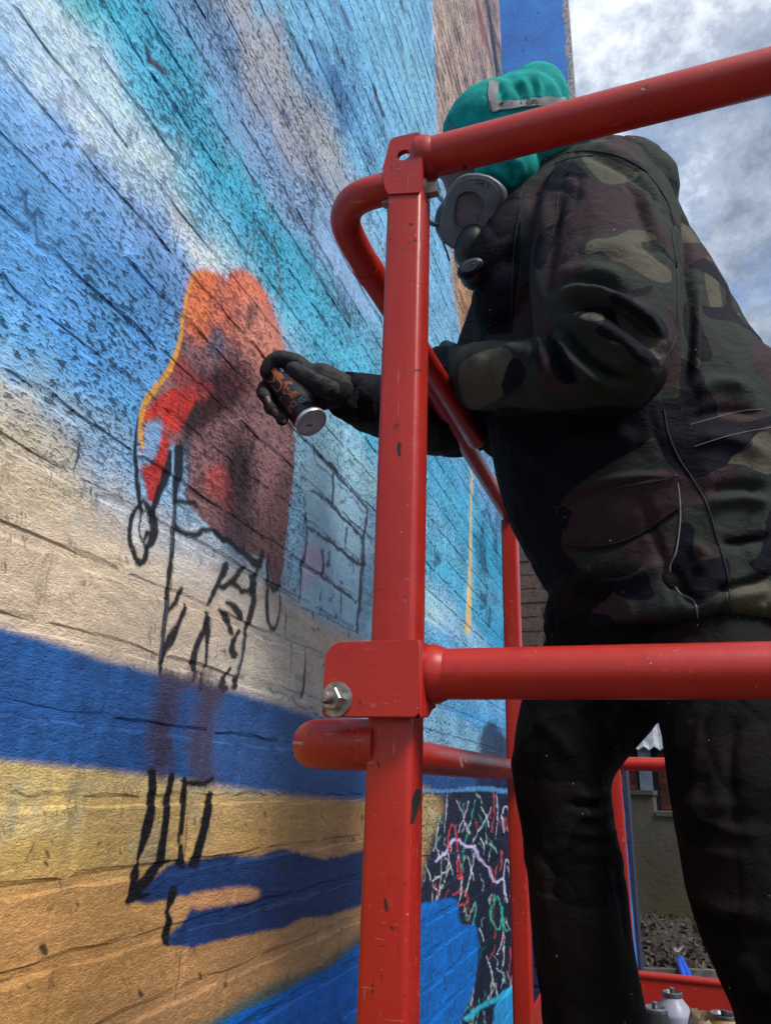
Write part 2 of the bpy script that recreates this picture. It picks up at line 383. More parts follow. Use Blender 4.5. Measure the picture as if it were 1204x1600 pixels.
    stroke([(532, 8), (545, 40), (550, 48)], [6, 9, 4], (30, 56, 110), 4, .8)
    stroke([(582, 130), (590, 160), (598, 182)], [2, 6, 5], (20, 30, 60), 1.5)
    stroke([(226, 72), (232, 90), (243, 104), (258, 118)], [6, 9, 9, 4], (22, 34, 78), 2, 1, 0.1, .7)
    for a in ([(22, 285), (38, 305), (42, 330), (55, 350), (62, 388)], [(0, 332), (18, 345), (40, 360)], [(42, 345), (56, 330), (70, 340)], [(20, 312), (34, 308), (40, 300)]):
        stroke(a, [3, 6, 8, 6, 3][:len(a)], (38, 62, 116), 3, .8, .5, 1.6)
    stroke([(100, 225), (106, 224), (110, 230)], [8, 8, 6], (40, 30, 60), 3, .9)
    # faint sketch lines
    for a, w in (([(385, 430), (384, 400), (392, 372), (405, 358), (420, 372), (432, 405), (436, 440), (430, 470)], 3), ([(425, 470), (440, 455), (440, 490)], 2.5)):
        stroke(a, w, (96, 86, 100), 1.8, .75, .5, .8)
    for a in ([(487, 312), (486, 345), (484, 370), (490, 392), (510, 425), (546, 502)], [(490, 310), (500, 330), (548, 425), (572, 470)], [(484, 408), (508, 448), (548, 506)], [(538, 452), (537, 476), (545, 492), (550, 470), (552, 440)], [(500, 335), (503, 360)], [(496, 270), (512, 300), (520, 315)]):
        stroke(a, 2.6, (42, 52, 96), 1.3, .9, .3, .5)
    poly([(492, 320), (512, 350), (560, 440), (590, 500), (560, 480), (538, 460), (520, 420), (495, 375)], (150, 182, 226), 5, .7, .05, .25)
    # bare weathered brick near the corner
    poly([(676, -400), (675, 0), (679, 110), (682, 200), (694, 300), (706, 420), (722, 540), (742, 640), (772, 720), (800, 800), (812, 850), (850, 850), (850, 300), (800, -400)], (188, 160, 140), 4, 1, .5, 1.0, False)
    for i in range(60):
        t = rs.uniform(0, 1); v0 = -40 + t * 660; u0 = 682 + (44 * max(0, (v0 - 200) / 460)) + rs.uniform(4, 100 - 40 * t); L = rs.uniform(10, 90)
        dx, dy = 1021 - u0, 1239 - v0; n = math.hypot(dx, dy); dx /= n; dy /= n
        stroke([(u0, v0), (u0 + dx * L * .5 + rs.uniform(-3, 3), v0 + dy * L * .5), (u0 + dx * L, v0 + dy * L)], [1, rs.uniform(2, 7), 1],
               [(96, 74, 66), (206, 190, 178), (120, 92, 92), (60, 46, 44), (150, 120, 100)][i % 5], 2.5, .8, .8, 1.5)
    stroke([(755, -20), (768, 50), (776, 120)], [5, 7, 5], (26, 22, 26), 1.5); stroke([(772, 90), (782, 120), (784, 140)], 4, (26, 22, 26), 1.5)
    stroke([(745, 0), (750, 30), (755, 70)], [4, 9, 3], (132, 52, 40), 3, .9)
    stroke([(783, -20), (790, 60), (794, 140)], 12, (160, 160, 200), 3, .9)
    poly([(706, 420), (730, 440), (760, 480), (775, 560), (740, 600), (722, 540)], (186, 130, 76), 8, .7, .5, .9)
    for i in range(12):
        u0 = rs.uniform(712, 742); v0 = rs.uniform(400, 520); stroke([(u0, v0), (u0 + 6, v0 + 18), (u0 + 10, v0 + 34)], [1, 5, 1], (92, 56, 36), 2, .9)
    poly([(760, 700), (772, 720), (790, 780), (840, 850), (850, 640), (800, 600)], (96, 82, 76), 5, .9, .4, 1.0)
    # yellow drip
    stroke([(736, 725), (735, 800), (733, 900), (730, 986)], [3, 4, 6, 9], (214, 182, 122), 1.6, 1, .3, .3)
    for a, w in (([(756, 800), (752, 850), (758, 900), (764, 980)], 5), ([(758, 790), (770, 830), (774, 860)], 4), ([(680, 860), (684, 872), (682, 882)], 7), ([(752, 930), (756, 945), (750, 950)], 8)):
        stroke(a, w, (30, 62, 108), 2.5, .8, .8, 1.8)
    # peach to blue: dark blue band
    poly([(-60, 960), (0, 980), (80, 1002), (160, 1030), (250, 1052), (330, 1070), (420, 1096), (500, 1122), (580, 1140), (700, 1180), (860, 1200), (860, 1235), (700, 1246), (560, 1251), (480, 1244), (400, 1235), (330, 1225), (240, 1213), (150, 1202), (0, 1188), (-60, 1184)], (46, 80, 142), 9, 1, .3, .55, False)
    poly([(300, 1110), (420, 1130), (560, 1165), (560, 1235), (430, 1225), (300, 1200)], (66, 96, 158), 22, .6, .2, .5)
    grey = np.clip((vnoise(sh, (60, 60), 21, 4) - .56) * 7, 0, 1) * ((V > 1205) & (V < 1400) & (U < 330) * (V > 1215)).astype(np.float32)
    layer(grey * .45, (140, 140, 120), .2)
    # blue stroke shapes under the figure
    poly([(196, 1408), (215, 1392), (262, 1352), (300, 1344), (345, 1336), (400, 1338), (425, 1330), (445, 1326), (470, 1334), (500, 1342), (530, 1338), (562, 1328), (580, 1326), (580, 1410), (548, 1420), (505, 1434), (470, 1434), (440, 1450), (410, 1456), (340, 1470), (300, 1480), (262, 1478), (256, 1466), (278, 1450), (285, 1438), (296, 1422), (300, 1402), (270, 1404), (230, 1412)], (29, 54, 104), 4, 1, .3, .45, False)
    poly([(296, 1398), (330, 1392), (370, 1386), (398, 1388), (402, 1400), (390, 1406), (340, 1416), (300, 1420)], (192, 140, 96), 5, 1, .12, .3)
    poly([(292, 1425), (262, 1452), (250, 1440), (266, 1412), (285, 1400)], (188, 142, 92), 5, 1, .1, .3)
    # bright blue, bottom middle
    poly([(290, 1610), (330, 1592), (400, 1548), (450, 1526), (500, 1506), (552, 1466), (580, 1448), (640, 1418), (580, 1640), (290, 1640)], (40, 92, 96), 11, .85, .3, .6)
    poly([(318, 1612), (350, 1594), (420, 1560), (480, 1528), (530, 1500), (552, 1480), (590, 1460), (620, 1430), (600, 1640), (318, 1640)], (22, 108, 206), 5, 1, .25, .55)
    # dark scribbled area right of the post
    poly([(640, 1252), (668, 1246), (700, 1240), (745, 1228), (800, 1222), (840, 1230), (850, 1640), (620, 1640), (630, 1440), (640, 1340)], (30, 38, 56), 6, 1, .5, .8, False)
    poly([(748, 1172), (752, 1140), (770, 1128), (790, 1150), (808, 1170), (806, 1232), (746, 1228)], (28, 38, 74), 6, .9, .4, .7)
    poly([(640, 1240), (672, 1236), (690, 1262), (676, 1300), (664, 1340), (650, 1390), (630, 1400)], (178, 154, 104), 10, .95, .3, .8)
    stroke([(645, 1236), (700, 1236), (750, 1232), (800, 1238)], [6, 4, 8, 7], (96, 140, 200), 2.5, .9)
    for (u0, v0, u1, v1, c, w) in ((676, 1330, 686, 1272, 0, 3), (693, 1300, 698, 1240, 3, 3), (716, 1300, 731, 1252, 3, 3), (712, 1250, 730, 1298, 3, 3), (722, 1330, 742, 1250, 2, 3), (746, 1300, 766, 1262, 0, 4), (752, 1262, 764, 1292, 0, 4), (772, 1240, 768, 1300, 1, 3), (776, 1242, 774, 1310, 3, 3),
        (676, 1376, 703, 1355, 0, 4), (664, 1352, 672, 1374, 0, 4), (684, 1400, 690, 1330, 0, 2), (694, 1380, 699, 1330, 0, 2), (730, 1338, 738, 1376, 0, 3), (742, 1320, 726, 1400, 0, 3), (720, 1372, 716, 1412, 0, 3), (768, 1382, 776, 1352, 1, 4), (780, 1360, 784, 1330, 1, 4), (757, 1302, 758, 1320, 0, 3), (750, 1310, 754, 1326, 0, 4), (764, 1318, 774, 1332, 0, 4), (744, 1240, 752, 1256, 0, 3),
        (733, 1420, 730, 1450, 1, 3), (742, 1410, 738, 1450, 2, 4), (760, 1494, 770, 1540, 0, 4), (764, 1500, 772, 1476, 1, 3), (776, 1490, 786, 1456, 0, 3), (786, 1456, 784, 1510, 0, 3), (792, 1530, 797, 1480, 1, 3), (700, 1552, 690, 1590, 0, 3), (716, 1520, 722, 1590, 2, 3), (738, 1500, 736, 1570, 0, 3), (748, 1450, 754, 1470, 0, 4), (772, 1540, 776, 1580, 0, 3), (748, 1560, 742, 1600, 2, 3)):
        stroke([(u0, v0), ((u0 + u1) / 2 + 1.5, (v0 + v1) / 2), (u1, v1)], w * .55, [(196, 206, 214), (196, 74, 78), (70, 168, 158), (176, 172, 206)][c], 1.0, .9, .2, .6)
    for i in range(150):
        u0 = rs.uniform(660, 812); v0 = rs.uniform(1244, 1600); L = rs.uniform(8, 34); t = rs.uniform(-.35, .35)
        stroke([(u0, v0), (u0 + L * t + rs.uniform(-3, 3), v0 + L * .5), (u0 + L * t * 1.4, v0 + L)], rs.uniform(.9, 2.0), [(186, 196, 206), (180, 62, 70), (64, 150, 146), (160, 160, 200), (200, 196, 190)][rs.randint(5)], 1.0, .8, .2, .8)
    stroke([(680, 1345), (695, 1332), (706, 1314), (714, 1312), (724, 1320), (740, 1326), (750, 1344), (762, 1356), (770, 1378), (786, 1372)], 4.2, (186, 176, 216), 1.3, 1, .1, .7)
    for a, c in (([(702, 1330), (700, 1304), (706, 1288), (712, 1300), (714, 1330)], 0), ([(712, 1346), (716, 1370), (720, 1372), (718, 1344), (712, 1346)], 0), ([(708, 1398), (722, 1392), (730, 1400), (728, 1412), (716, 1414)], 0), ([(774, 1402), (766, 1425), (770, 1446), (780, 1450), (784, 1424), (776, 1400)], 1), ([(786, 1300), (784, 1270), (790, 1260), (796, 1275)], 2), ([(790, 1410), (786, 1370), (790, 1344), (798, 1360), (798, 1400)], 2), ([(782, 1420), (788, 1452), (796, 1452)], 1)):
        stroke(a, 2.8, [(190, 58, 66), (58, 160, 140), (180, 180, 206)][c], 1.1, .95, .1, .6)
    # big blue shape
    poly([(600, 1410), (655, 1412), (690, 1404), (708, 1404), (715, 1416), (718, 1440), (728, 1446), (742, 1446), (746, 1470), (744, 1520), (734, 1560), (718, 1600), (705, 1640), (600, 1640)], (28, 112, 208), 3, 1, .25, .45)
    poly([(776, 1560), (800, 1542), (830, 1530), (840, 1640), (772, 1640)], (66, 146, 216), 3, 1, .2, .4)
    stroke([(728, 1592), (752, 1572), (778, 1560), (800, 1546)], 8, (70, 170, 210), 2.5)
    # light blue window block with dark joints
    poly([(478, 700), (500, 706), (574, 790), (568, 880), (560, 990), (540, 985), (468, 945), (470, 880), (478, 820)], (166, 204, 238), 5, .8, .14, .12, False)
    poly([(476, 848), (502, 860), (506, 890), (500, 905), (472, 884)], (196, 176, 204), 9, .8, .1, .15)
    poly([(474, 890), (490, 900), (480, 925), (470, 920)], (196, 180, 206), 8, .7, .1, .15)
    for a, w in (([(494, 706), (512, 724), (540, 757), (572, 792)], [4, 7, 6, 5]), ([(484, 766), (500, 774), (520, 792), (545, 818), (566, 842)], [3, 4, 5, 6, 5]), ([(478, 824), (500, 836), (530, 858), (552, 876), (566, 882)], [5, 6, 6, 8, 6]), ([(472, 884), (500, 898), (530, 920), (556, 940)], [3, 4, 5, 5]), ([(470, 950), (500, 960), (530, 975), (556, 988)], 2),
                 ([(478, 800), (477, 822), (475, 850), (470, 890), (466, 940)], 3), ([(572, 792), (568, 830), (566, 880), (562, 930), (557, 990)], 4), ([(520, 740), (521, 765), (518, 790)], 3), ([(503, 860), (504, 880), (502, 898)], 4), ([(540, 825), (539, 860)], 2), ([(530, 925), (529, 965)], 2), ([(512, 862), (510, 885)], 3),
                 ([(490, 700), (496, 725), (520, 745)], 2), ([(528, 755), (548, 778), (568, 800)], 2)):
        stroke(a, w, (22, 28, 48), 1.4, .95, .1, .9)
    for i in range(26):
        u0 = rs.uniform(474, 572); v0 = rs.uniform(700, 1010); stroke([(u0, v0), (u0 + rs.uniform(-4, 4), v0 + rs.uniform(4, 12))], rs.uniform(1.5, 3.5), (26, 36, 66), 1.2, .7, .2, 1.6)
    stroke([(477, 1020), (474, 1060), (471, 1090)], [2, 4, 3], (40, 34, 36), 1.3); stroke([(455, 1005), (452, 1045)], 2, (90, 80, 74), 1.4, .7)
    stroke([(420, 1075), (450, 1090), (476, 1106), (500, 1116)], 3, (50, 44, 46), 2, .7, .5, 2)
    for zj in [j for j in JOINTS if -.9 < j < 3.4]:
        yv = .45 + rs.uniform(0, .3)
        while yv < 3.6:
            L = rs.uniform(.04, .26)
            if rs.rand() < .20:
                pp = [(0, yv + L * t, zj + rs.uniform(-.003, .003)) for t in (0, .35, .7, 1)]; uu, vv, tt = proj(np.array(pp))
                wpx = rs.uniform(.0009, .0026) * F / tt[0]; stroke(list(zip(uu, vv)), [wpx * .4, wpx, wpx * .8, wpx * .3], (24, 26, 40), .8, rs.uniform(.55, .95), .3, .9)
            yv += L + rs.uniform(.02, .22)
    for (yb, zb, L, H) in BRICKS:
        if not (.5 < yb < 3.2 and -.6 < zb < 2.6) or rs.rand() > .34: continue
        ye = yb + L / 2 + .001; h = H * rs.uniform(.25, .5); zo = zb + rs.uniform(-.3, .3) * H * .5
        uu, vv, tt = proj(np.array([(0, ye + rs.uniform(-.002, .002), zo - h), (0, ye + rs.uniform(-.003, .003), zo), (0, ye, zo + h)])); wpx = rs.uniform(.0010, .0030) * F / tt[0]
        stroke(list(zip(uu, vv)), [wpx * .4, wpx, wpx * .4], (30, 30, 42), .8, rs.uniform(.35, .9), .3, 1.0)
    # drag marks of the brick face, small hatched pits the paint bridged
    for i in range(150):
        u0 = rs.uniform(-10, 570); v0 = rs.uniform(720 + .25 * u0, 1600); k_ = rs.uniform(.8, 1.5) * (1.15 - u0 / 1400); an = rs.uniform(-.5, .9)
        for j in range(rs.randint(3, 7)):
            a0 = u0 + rs.uniform(-9, 9) * k_; b0 = v0 + rs.uniform(-7, 7) * k_; L = rs.uniform(4, 12) * k_
            stroke([(a0, b0), (a0 + L * an * .5 + rs.uniform(-1, 1), b0 + L * .5), (a0 + L * an, b0 + L)], [.7, rs.uniform(1.2, 2.6), .6], (64, 46, 36) if v0 > 1190 or v0 < 960 else (24, 34, 62), .9, rs.uniform(.35, .8), .9, 1.4)
    # ---- the half painted figure
    fig = [(300, 428), (318, 424), (338, 428), (352, 438), (360, 426), (376, 423), (394, 432), (412, 456), (428, 492), (440, 535), (447, 580), (455, 630), (460, 690), (457, 745), (449, 820), (442, 880), (432, 920), (424, 922), (418, 890), (410, 868), (394, 868), (366, 848), (336, 832), (306, 802), (288, 776), (290, 745), (286, 706), (278, 696), (262, 702), (254, 748), (236, 786), (222, 730), (217, 680), (222, 640), (244, 606), (268, 562), (282, 508), (290, 462)]
    poly(fig, (134, 96, 98), 1.6, 1, .25, .75, True)
    poly([(300, 430), (340, 430), (352, 440), (362, 428), (384, 426), (412, 458), (430, 500), (442, 548), (430, 560), (400, 560), (370, 540), (340, 520), (310, 540), (290, 520), (285, 490)], (222, 120, 90), 14, .85, .25, .7)
    poly([(298, 430), (335, 430), (330, 480), (322, 520), (305, 515), (290, 490)], (240, 124, 74), 7, .9, .2, .6)
    poly([(362, 428), (384, 426), (408, 452), (412, 470), (380, 470), (360, 455)], (240, 128, 94), 7, .8, .2, .6)
    poly([(380, 470), (410, 480), (440, 540), (445, 600), (420, 620), (390, 580), (370, 520)], (210, 140, 122), 12, .7, .2, .7)
    poly([(330, 516), (345, 510), (352, 540), (340, 560), (325, 545)], (96, 92, 112), 7, .8)
    poly([(385, 480), (402, 476), (400, 500), (388, 512)], (120, 76, 74), 6, .8)
    poly([(300, 600), (340, 575), (372, 580), (385, 610), (360, 640), (330, 660), (290, 680), (284, 640)], (62, 22, 18), 13, .95, .4, .9, True)
    poly([(352, 560), (385, 560), (400, 590), (380, 620), (355, 605)], (112, 48, 34), 14, .6, .4, .9)
    poly([(230, 640), (256, 612), (282, 606), (300, 600), (310, 620), (296, 640), (284, 668), (270, 680), (258, 664), (244, 650), (226, 656)], (190, 44, 34), 3, 1, .25, .6, True, .25)
    poly([(270, 560), (286, 556), (306, 585), (330, 600), (320, 625), (284, 610), (266, 590)], (150, 58, 56), 9, .8, .25, .7)
    poly([(256, 660), (262, 700), (254, 748), (236, 786), (226, 760), (218, 730), (232, 728), (246, 706), (248, 676)], (182, 42, 40), 4, 1, .2, .5, True, .15)
    poly([(228, 664), (244, 658), (252, 668), (246, 700), (232, 724), (220, 720), (224, 690)], (128, 160, 204), 5, .95, .1, .3)
    poly([(318, 748), (330, 728), (352, 730), (362, 760), (350, 785), (325, 772)], (192, 84, 82), 10, .9, .2, .6)
    poly([(340, 770), (362, 776), (364, 800), (345, 798)], (180, 96, 96), 9, .6)
    poly([(290, 650), (310, 640), (300, 690), (292, 720), (278, 700)], (52, 40, 46), 9, .8)
    poly([(283, 700), (296, 690), (296, 760), (288, 770)], (98, 110, 138), 5, .5)
    poly([(420, 760), (455, 740), (448, 830), (440, 900), (430, 918), (418, 880), (400, 830)], (84, 50, 48), 16, .7, .3, .8)
    for i in range(70):
        u0 = rs.uniform(292, 448); v0 = rs.uniform(450, 860); L = rs.uniform(5, 16)
        if sdf_poly(np.array([u0], np.float32), np.array([v0], np.float32), fig)[0] < -8:
            stroke([(u0, v0), (u0 + L * .35 + rs.uniform(-2, 2), v0 + L)], rs.uniform(1.5, 4.5), (36, 18, 18), 1.6, .75, .3, 1.6)
    stroke([(303, 428), (292, 455), (284, 500), (276, 545), (262, 580), (240, 608), (224, 636), (219, 668), (222, 700)], [4, 5, 6, 7, 9, 10, 9, 7, 4], OR, 1.8, 1, .3)
    stroke([(302, 428), (320, 425), (340, 430)], 3, (216, 150, 70), 2, .8)
    # black lines
    for a, w in (([(214, 655), (211, 700), (212, 740), (216, 784), (222, 800)], [4, 6, 7, 7, 5]), ([(264, 706), (258, 745), (246, 775), (236, 800)], [8, 12, 12, 8]),
                 ([(222, 782), (206, 805), (201, 836), (208, 866), (218, 880), (226, 866), (224, 850)], [6, 8, 8, 9, 10, 9, 5]), ([(226, 786), (238, 806), (238, 838), (228, 856)], [8, 13, 14, 8]), ([(222, 800), (216, 826), (222, 846), (230, 832)], [3, 4, 4, 8]),
                 ([(277, 700), (276, 740), (272, 785), (270, 830), (265, 880), (260, 940), (256, 985), (250, 1040), (246, 1052)], [12, 14, 9, 9, 8, 8, 9, 9, 5]),
                 ([(276, 782), (300, 786), (304, 790)], 9), ([(272, 818), (282, 830), (304, 836), (314, 828), (330, 830), (350, 844)], [8, 10, 11, 10, 9, 8]), ([(334, 832), (360, 850), (385, 868), (400, 884)], [10, 10, 11, 12]), ([(410, 860), (404, 884), (398, 876)], [6, 12, 10]),
                 ([(404, 878), (396, 905), (393, 940), (388, 970), (380, 990)], [8, 8, 9, 9, 7]), ([(392, 900), (390, 930)], 7),
                 ([(418, 865), (416, 910), (414, 940), (416, 970), (424, 982), (432, 974), (436, 950), (434, 915)], [3, 4, 5, 6, 7, 5, 4, 3]), ([(420, 912), (428, 922), (436, 912)], [5, 9, 5]),
                 ([(351, 882), (346, 900), (336, 922), (324, 942)], [9, 8, 8, 7]), ([(380, 888), (364, 904), (347, 917)], [7, 9, 9]), ([(362, 912), (374, 924)], 8), ([(374, 926), (392, 922)], 9),
                 ([(282, 920), (274, 938), (264, 955)], [7, 8, 6]), ([(288, 946), (276, 972), (262, 1008), (252, 1034)], [6, 9, 9, 5]),
                 ([(322, 958), (316, 985), (306, 1008), (300, 1030), (304, 1050), (300, 1066)], [7, 9, 10, 11, 8, 4]), ([(322, 968), (322, 1000), (320, 1040)], [9, 8, 6]),
                 ([(354, 942), (366, 952), (374, 966)], [8, 11, 9]), ([(343, 954), (352, 966), (358, 990)], [6, 11, 7]), ([(372, 986), (362, 1000), (360, 1014), (364, 1024)], [6, 8, 9, 11]),
                 ([(358, 1044), (348, 1060), (344, 1074), (352, 1076)], [4, 8, 11, 8]), ([(366, 1062), (364, 1074)], 9), ([(380, 995), (374, 1030), (368, 1060)], [6, 5, 4]), ([(314, 1052), (310, 1080)], [7, 4])):
        stroke(a, w, K, 1.6, .97, .1, .8)
    for a in ([(262, 940), (256, 985), (250, 1030)], [(378, 1000), (372, 1030), (366, 1058)], [(272, 790), (266, 860)]): stroke(a, 3, (88, 104, 130), 2, .6, .1)
    # brown mist of legs across the blue
    for a, w in (([(262, 1060), (258, 1100), (248, 1150), (250, 1205)], [34, 40, 36, 30]), ([(318, 1056), (322, 1100), (312, 1160), (318, 1215)], [30, 34, 40, 34]), ([(345, 1080), (335, 1085)], 20), ([(298, 1062), (285, 1070)], 24)):
        stroke(a, w, (74, 56, 66), 14, .72, .8, 1.6)
    stroke([(256, 1110), (252, 1140), (250, 1185)], 26, (34, 34, 56), 10, .5, .7, 2)
    for a, w in (([(236, 1205), (236, 1250), (226, 1300), (212, 1342)], [13, 15, 14, 6]), ([(213, 1346), (210, 1370), (196, 1408)], [4, 14, 8]), ([(266, 1212), (258, 1270), (247, 1350)], [9, 12, 14]), ([(287, 1218), (285, 1260), (281, 1300)], [8, 10, 9]), ([(278, 1302), (276, 1316)], [5, 4]), ([(280, 1322), (281, 1350)], [9, 14]), ([(328, 1240), (318, 1290), (302, 1350)], [9, 13, 14]),
                 ([(284, 1222), (300, 1224), (318, 1224), (330, 1216)], [6, 10, 10, 5]), ([(205, 1395), (225, 1378), (246, 1352), (262, 1345)], [16, 18, 12, 6]), ([(196, 1408), (212, 1402), (230, 1398)], [8, 12, 6]), ([(270, 1390), (264, 1410), (258, 1426)], [12, 12, 6]), ([(258, 1426), (262, 1440), (256, 1470), (260, 1476)], [8, 12, 12, 6])):
        stroke(a, w, (14, 15, 20), 1.5, 1, .1, .6)
    # dark specks in the tan, hole in the brick
    for (u0, v0, w) in ((64, 1480, 12), (70, 1330, 5), (68, 1345, 4), (116, 1410, 3), (310, 1523, 5), (216, 1550, 6)): stroke([(u0, v0), (u0 + 3, v0 + 6)], w, (30, 22, 20), 2, .9)
    # fewer open pits where the tan paint went on thick
    calm = np.clip((V - (600 + U * .45)) / 160, 0, 1) * (U < 620); spk *= 1 - .80 * calm
    spk *= np.clip(1 - .5 * np.clip((260 - U) / 260, 0, 1) * (V < 420), 0, 1)
    spk *= 1 - .45 * np.clip((C.mean(-1) - .42) * 4, 0, 1)
    g = C.mean(-1, keepdims=True); cool = np.clip((C[..., 2:] - C[..., :1]) * 4, 0, 1); C = g + (C - g) * (1.0 + .10 * cool)
    bl = np.clip((C[..., 2] - C[..., 0]) * 2.2, 0, 1) * np.clip(1 - 1.9 * C.mean(-1), .18, 1); C[..., 2] *= 1 - .27 * bl; C[..., 1] *= 1 + .05 * bl; C[..., 0] *= 1 - .10 * bl
    C *= (1.16 - .02 * np.clip((Zg + .3) / 1.6, 0, 1) ** .7)[..., None]  # paint a touch darker higher up, offsetting the stronger light there
    return np.concatenate([np.clip(C, 0.004, 0.88), spk[..., None]], -1)

def mural_image():
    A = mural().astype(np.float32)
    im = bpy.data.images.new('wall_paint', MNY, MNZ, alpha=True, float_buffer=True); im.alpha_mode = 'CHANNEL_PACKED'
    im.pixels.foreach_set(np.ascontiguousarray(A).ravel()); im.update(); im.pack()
    return im
def wall_material():
    m, nt, b = mat_new('sprayed_brick'); k = NB(nt); p = k.pos(); x, y, z = k.xyz(p)
    u = k.math('DIVIDE', k.math('SUBTRACT', k.math('LOGARITHM', k.math('MAXIMUM', k.math('ADD', y, MYO), .01), math.e), math.log(MY0 + MYO)), math.log((MY1 + MYO) / (MY0 + MYO)))
    v = k.math('DIVIDE', k.math('SUBTRACT', k.math('LOGARITHM', k.math('MAXIMUM', k.math('ADD', z, MZO), .01), math.e), math.log(MZ0 + MZO)), math.log((MZ1 + MZO) / (MZ0 + MZO)))
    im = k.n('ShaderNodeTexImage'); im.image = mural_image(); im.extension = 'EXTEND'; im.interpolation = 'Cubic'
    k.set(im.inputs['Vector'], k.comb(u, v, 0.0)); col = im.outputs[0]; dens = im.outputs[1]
    w1 = k.vmath('MULTIPLY', p, (1, 52, 132)); w2 = k.vmath('MULTIPLY', p, (1, 120, 270))
    s1 = k.noise(w1, 1.0, 5, .62, .3); s2 = k.noise(w2, 1.0, 4, .62, .4); big = k.noise(k.vmath('MULTIPLY', p, (1, 5, 7)), 1.0, 3, .5)
    thr = k.math('MULTIPLY_ADD', big, .22, -.11)
    a1 = k.ramp(k.math('ADD', s1, thr), .553, .597); a2 = k.ramp(k.math('ADD', s2, thr), .565, .61)
    pit = k.math('MULTIPLY', k.math('MAXIMUM', a1, k.math('MULTIPLY', a2, .8)), dens, None, True)
    dark = k.mix(.88, col, (.010, .014, .034, 1))
    c = k.mix(k.math('MULTIPLY', pit, .97), col, dark)
    fine = k.noise(k.vmath('MULTIPLY', p, (1, 240, 420)), 1.0, 3, .6)
    c = k.mix(k.math('MULTIPLY', k.ramp(fine, .35, .7), .14), c, k.mix(1.0, c, (.45, .5, .6, 1), 'MULTIPLY'))
    k.set(b.inputs['Base Color'], c)
    k.set(b.inputs['Roughness'], k.math('MULTIPLY_ADD', s2, .30, .17, True)); k.set(b.inputs['Specular IOR Level'], k.math('MULTIPLY_ADD', pit, -.28, .30, True))
    h = k.math('MULTIPLY_ADD', s1, .8, k.math('MULTIPLY', s2, .45)); h = k.math('MULTIPLY_ADD', pit, -.9, h); h = k.math('MULTIPLY_ADD', fine, .18, h)
    bn = k.bump(h, 1.0, .0042)
    k.set(b.inputs['Normal'], bn)
    return m

def brick_geo(L, H, D, seed, proud=.0020, jit=.0035):
    """front face towards +X at x = 0..proud, a worn arris all round"""
    r = random.Random(seed); nx, nz = 4, 2; V = []; Fc = []
    def grid(x, inset, jx, jy):
        for j in range(nz + 1):
            for i in range(nx + 1):
                yy = -L / 2 + 2.4 * inset + (L - 4.8 * inset) * i / nx; zz = -H / 2 + inset + (H - 2 * inset) * j / nz
                V.append((x + r.uniform(-jx, jx), yy + r.uniform(-jy, jy), zz + r.uniform(-jy, jy)))
    grid(proud * (.55 + .7 * ((seed * 7919) % 97) / 97), .0055, .0004, jit); W_ = nx + 1
    for j in range(nz):
        for i in range(nx): Fc.append((j * W_ + i, j * W_ + i + 1, (j + 1) * W_ + i + 1, (j + 1) * W_ + i))
    ring = [i for i in range(W_)] + [j * W_ + nx for j in range(1, nz + 1)] + [nz * W_ + i for i in range(nx - 1, -1, -1)] + [j * W_ for j in range(nz - 1, 0, -1)]
    b0 = len(V)
    for q in ring:
        v = V[q]; j, i = divmod(q, W_); yy = -L / 2 + L * i / nx; zz = -H / 2 + H * j / nz
        V.append((-D, yy + r.uniform(-.0012, .0012), zz + r.uniform(-.0012, .0012)))
    n = len(ring)
    for t in range(n): Fc.append((ring[t], b0 + t, b0 + (t + 1) % n, ring[(t + 1) % n]))
    return V, Fc
def build_wall():
    M = wall_material()
    root = empty('brick_wall', (0, 0, GROUND), 'tall brick wall covered in a blue, peach and ochre spray painted mural', 'wall')
    Y0, Y1 = -1.4, 3.9
    make('mortar', box((-.24, Y0, GROUND), (0, Y1, 6.5)), M, root, False)
    var = {}
    items = BRICKS
    P = np.array([(0.003, i[0], i[1]) for i in items]); U, V, T = proj(P)
    vis = (T > .1) & (U > -60) & (U < 860) & (V > -60) & (V < 1660)
    size = np.where(vis, np.array([i[2] * i[3] for i in items]) / np.maximum(T, .1) ** 2 * np.clip(.6 / np.linalg.norm(P - CAM, axis=1), .05, 1), 0)
    order = np.argsort(-size); single = set(order[:300].tolist()); rest = []
    meshes = {}
    for i, (y, z, L, H) in enumerate(items):
        if i in single:
            key = (round(L, 2) if L < .2 else .215, round(H, 3), random.randrange(7))
            if key not in meshes:
                o = make('brick', brick_geo(L, H, .001, hash(key[:2]) % 1000 + key[2]), M, root, False); meshes[key] = o.data
            else:
                o = bpy.data.objects.new('brick', meshes[key]); COL.objects.link(o); set_parent(o, root)
            o.location = (random.uniform(-.0006, .0008), y, z)
            o.rotation_euler = (random.uniform(-.006, .006), random.uniform(-.006, .006), random.uniform(-.004, .004))
        else:
            vs, fs = brick_geo(L, H, .001, random.randrange(10 ** 6)); dx = random.uniform(-.0006, .0008)
            rest.append(([np.array(v) + (dx, y, z) for v in vs], fs))
    tag(make('brickwork', join(*rest), M, root, False, False), kind='stuff')

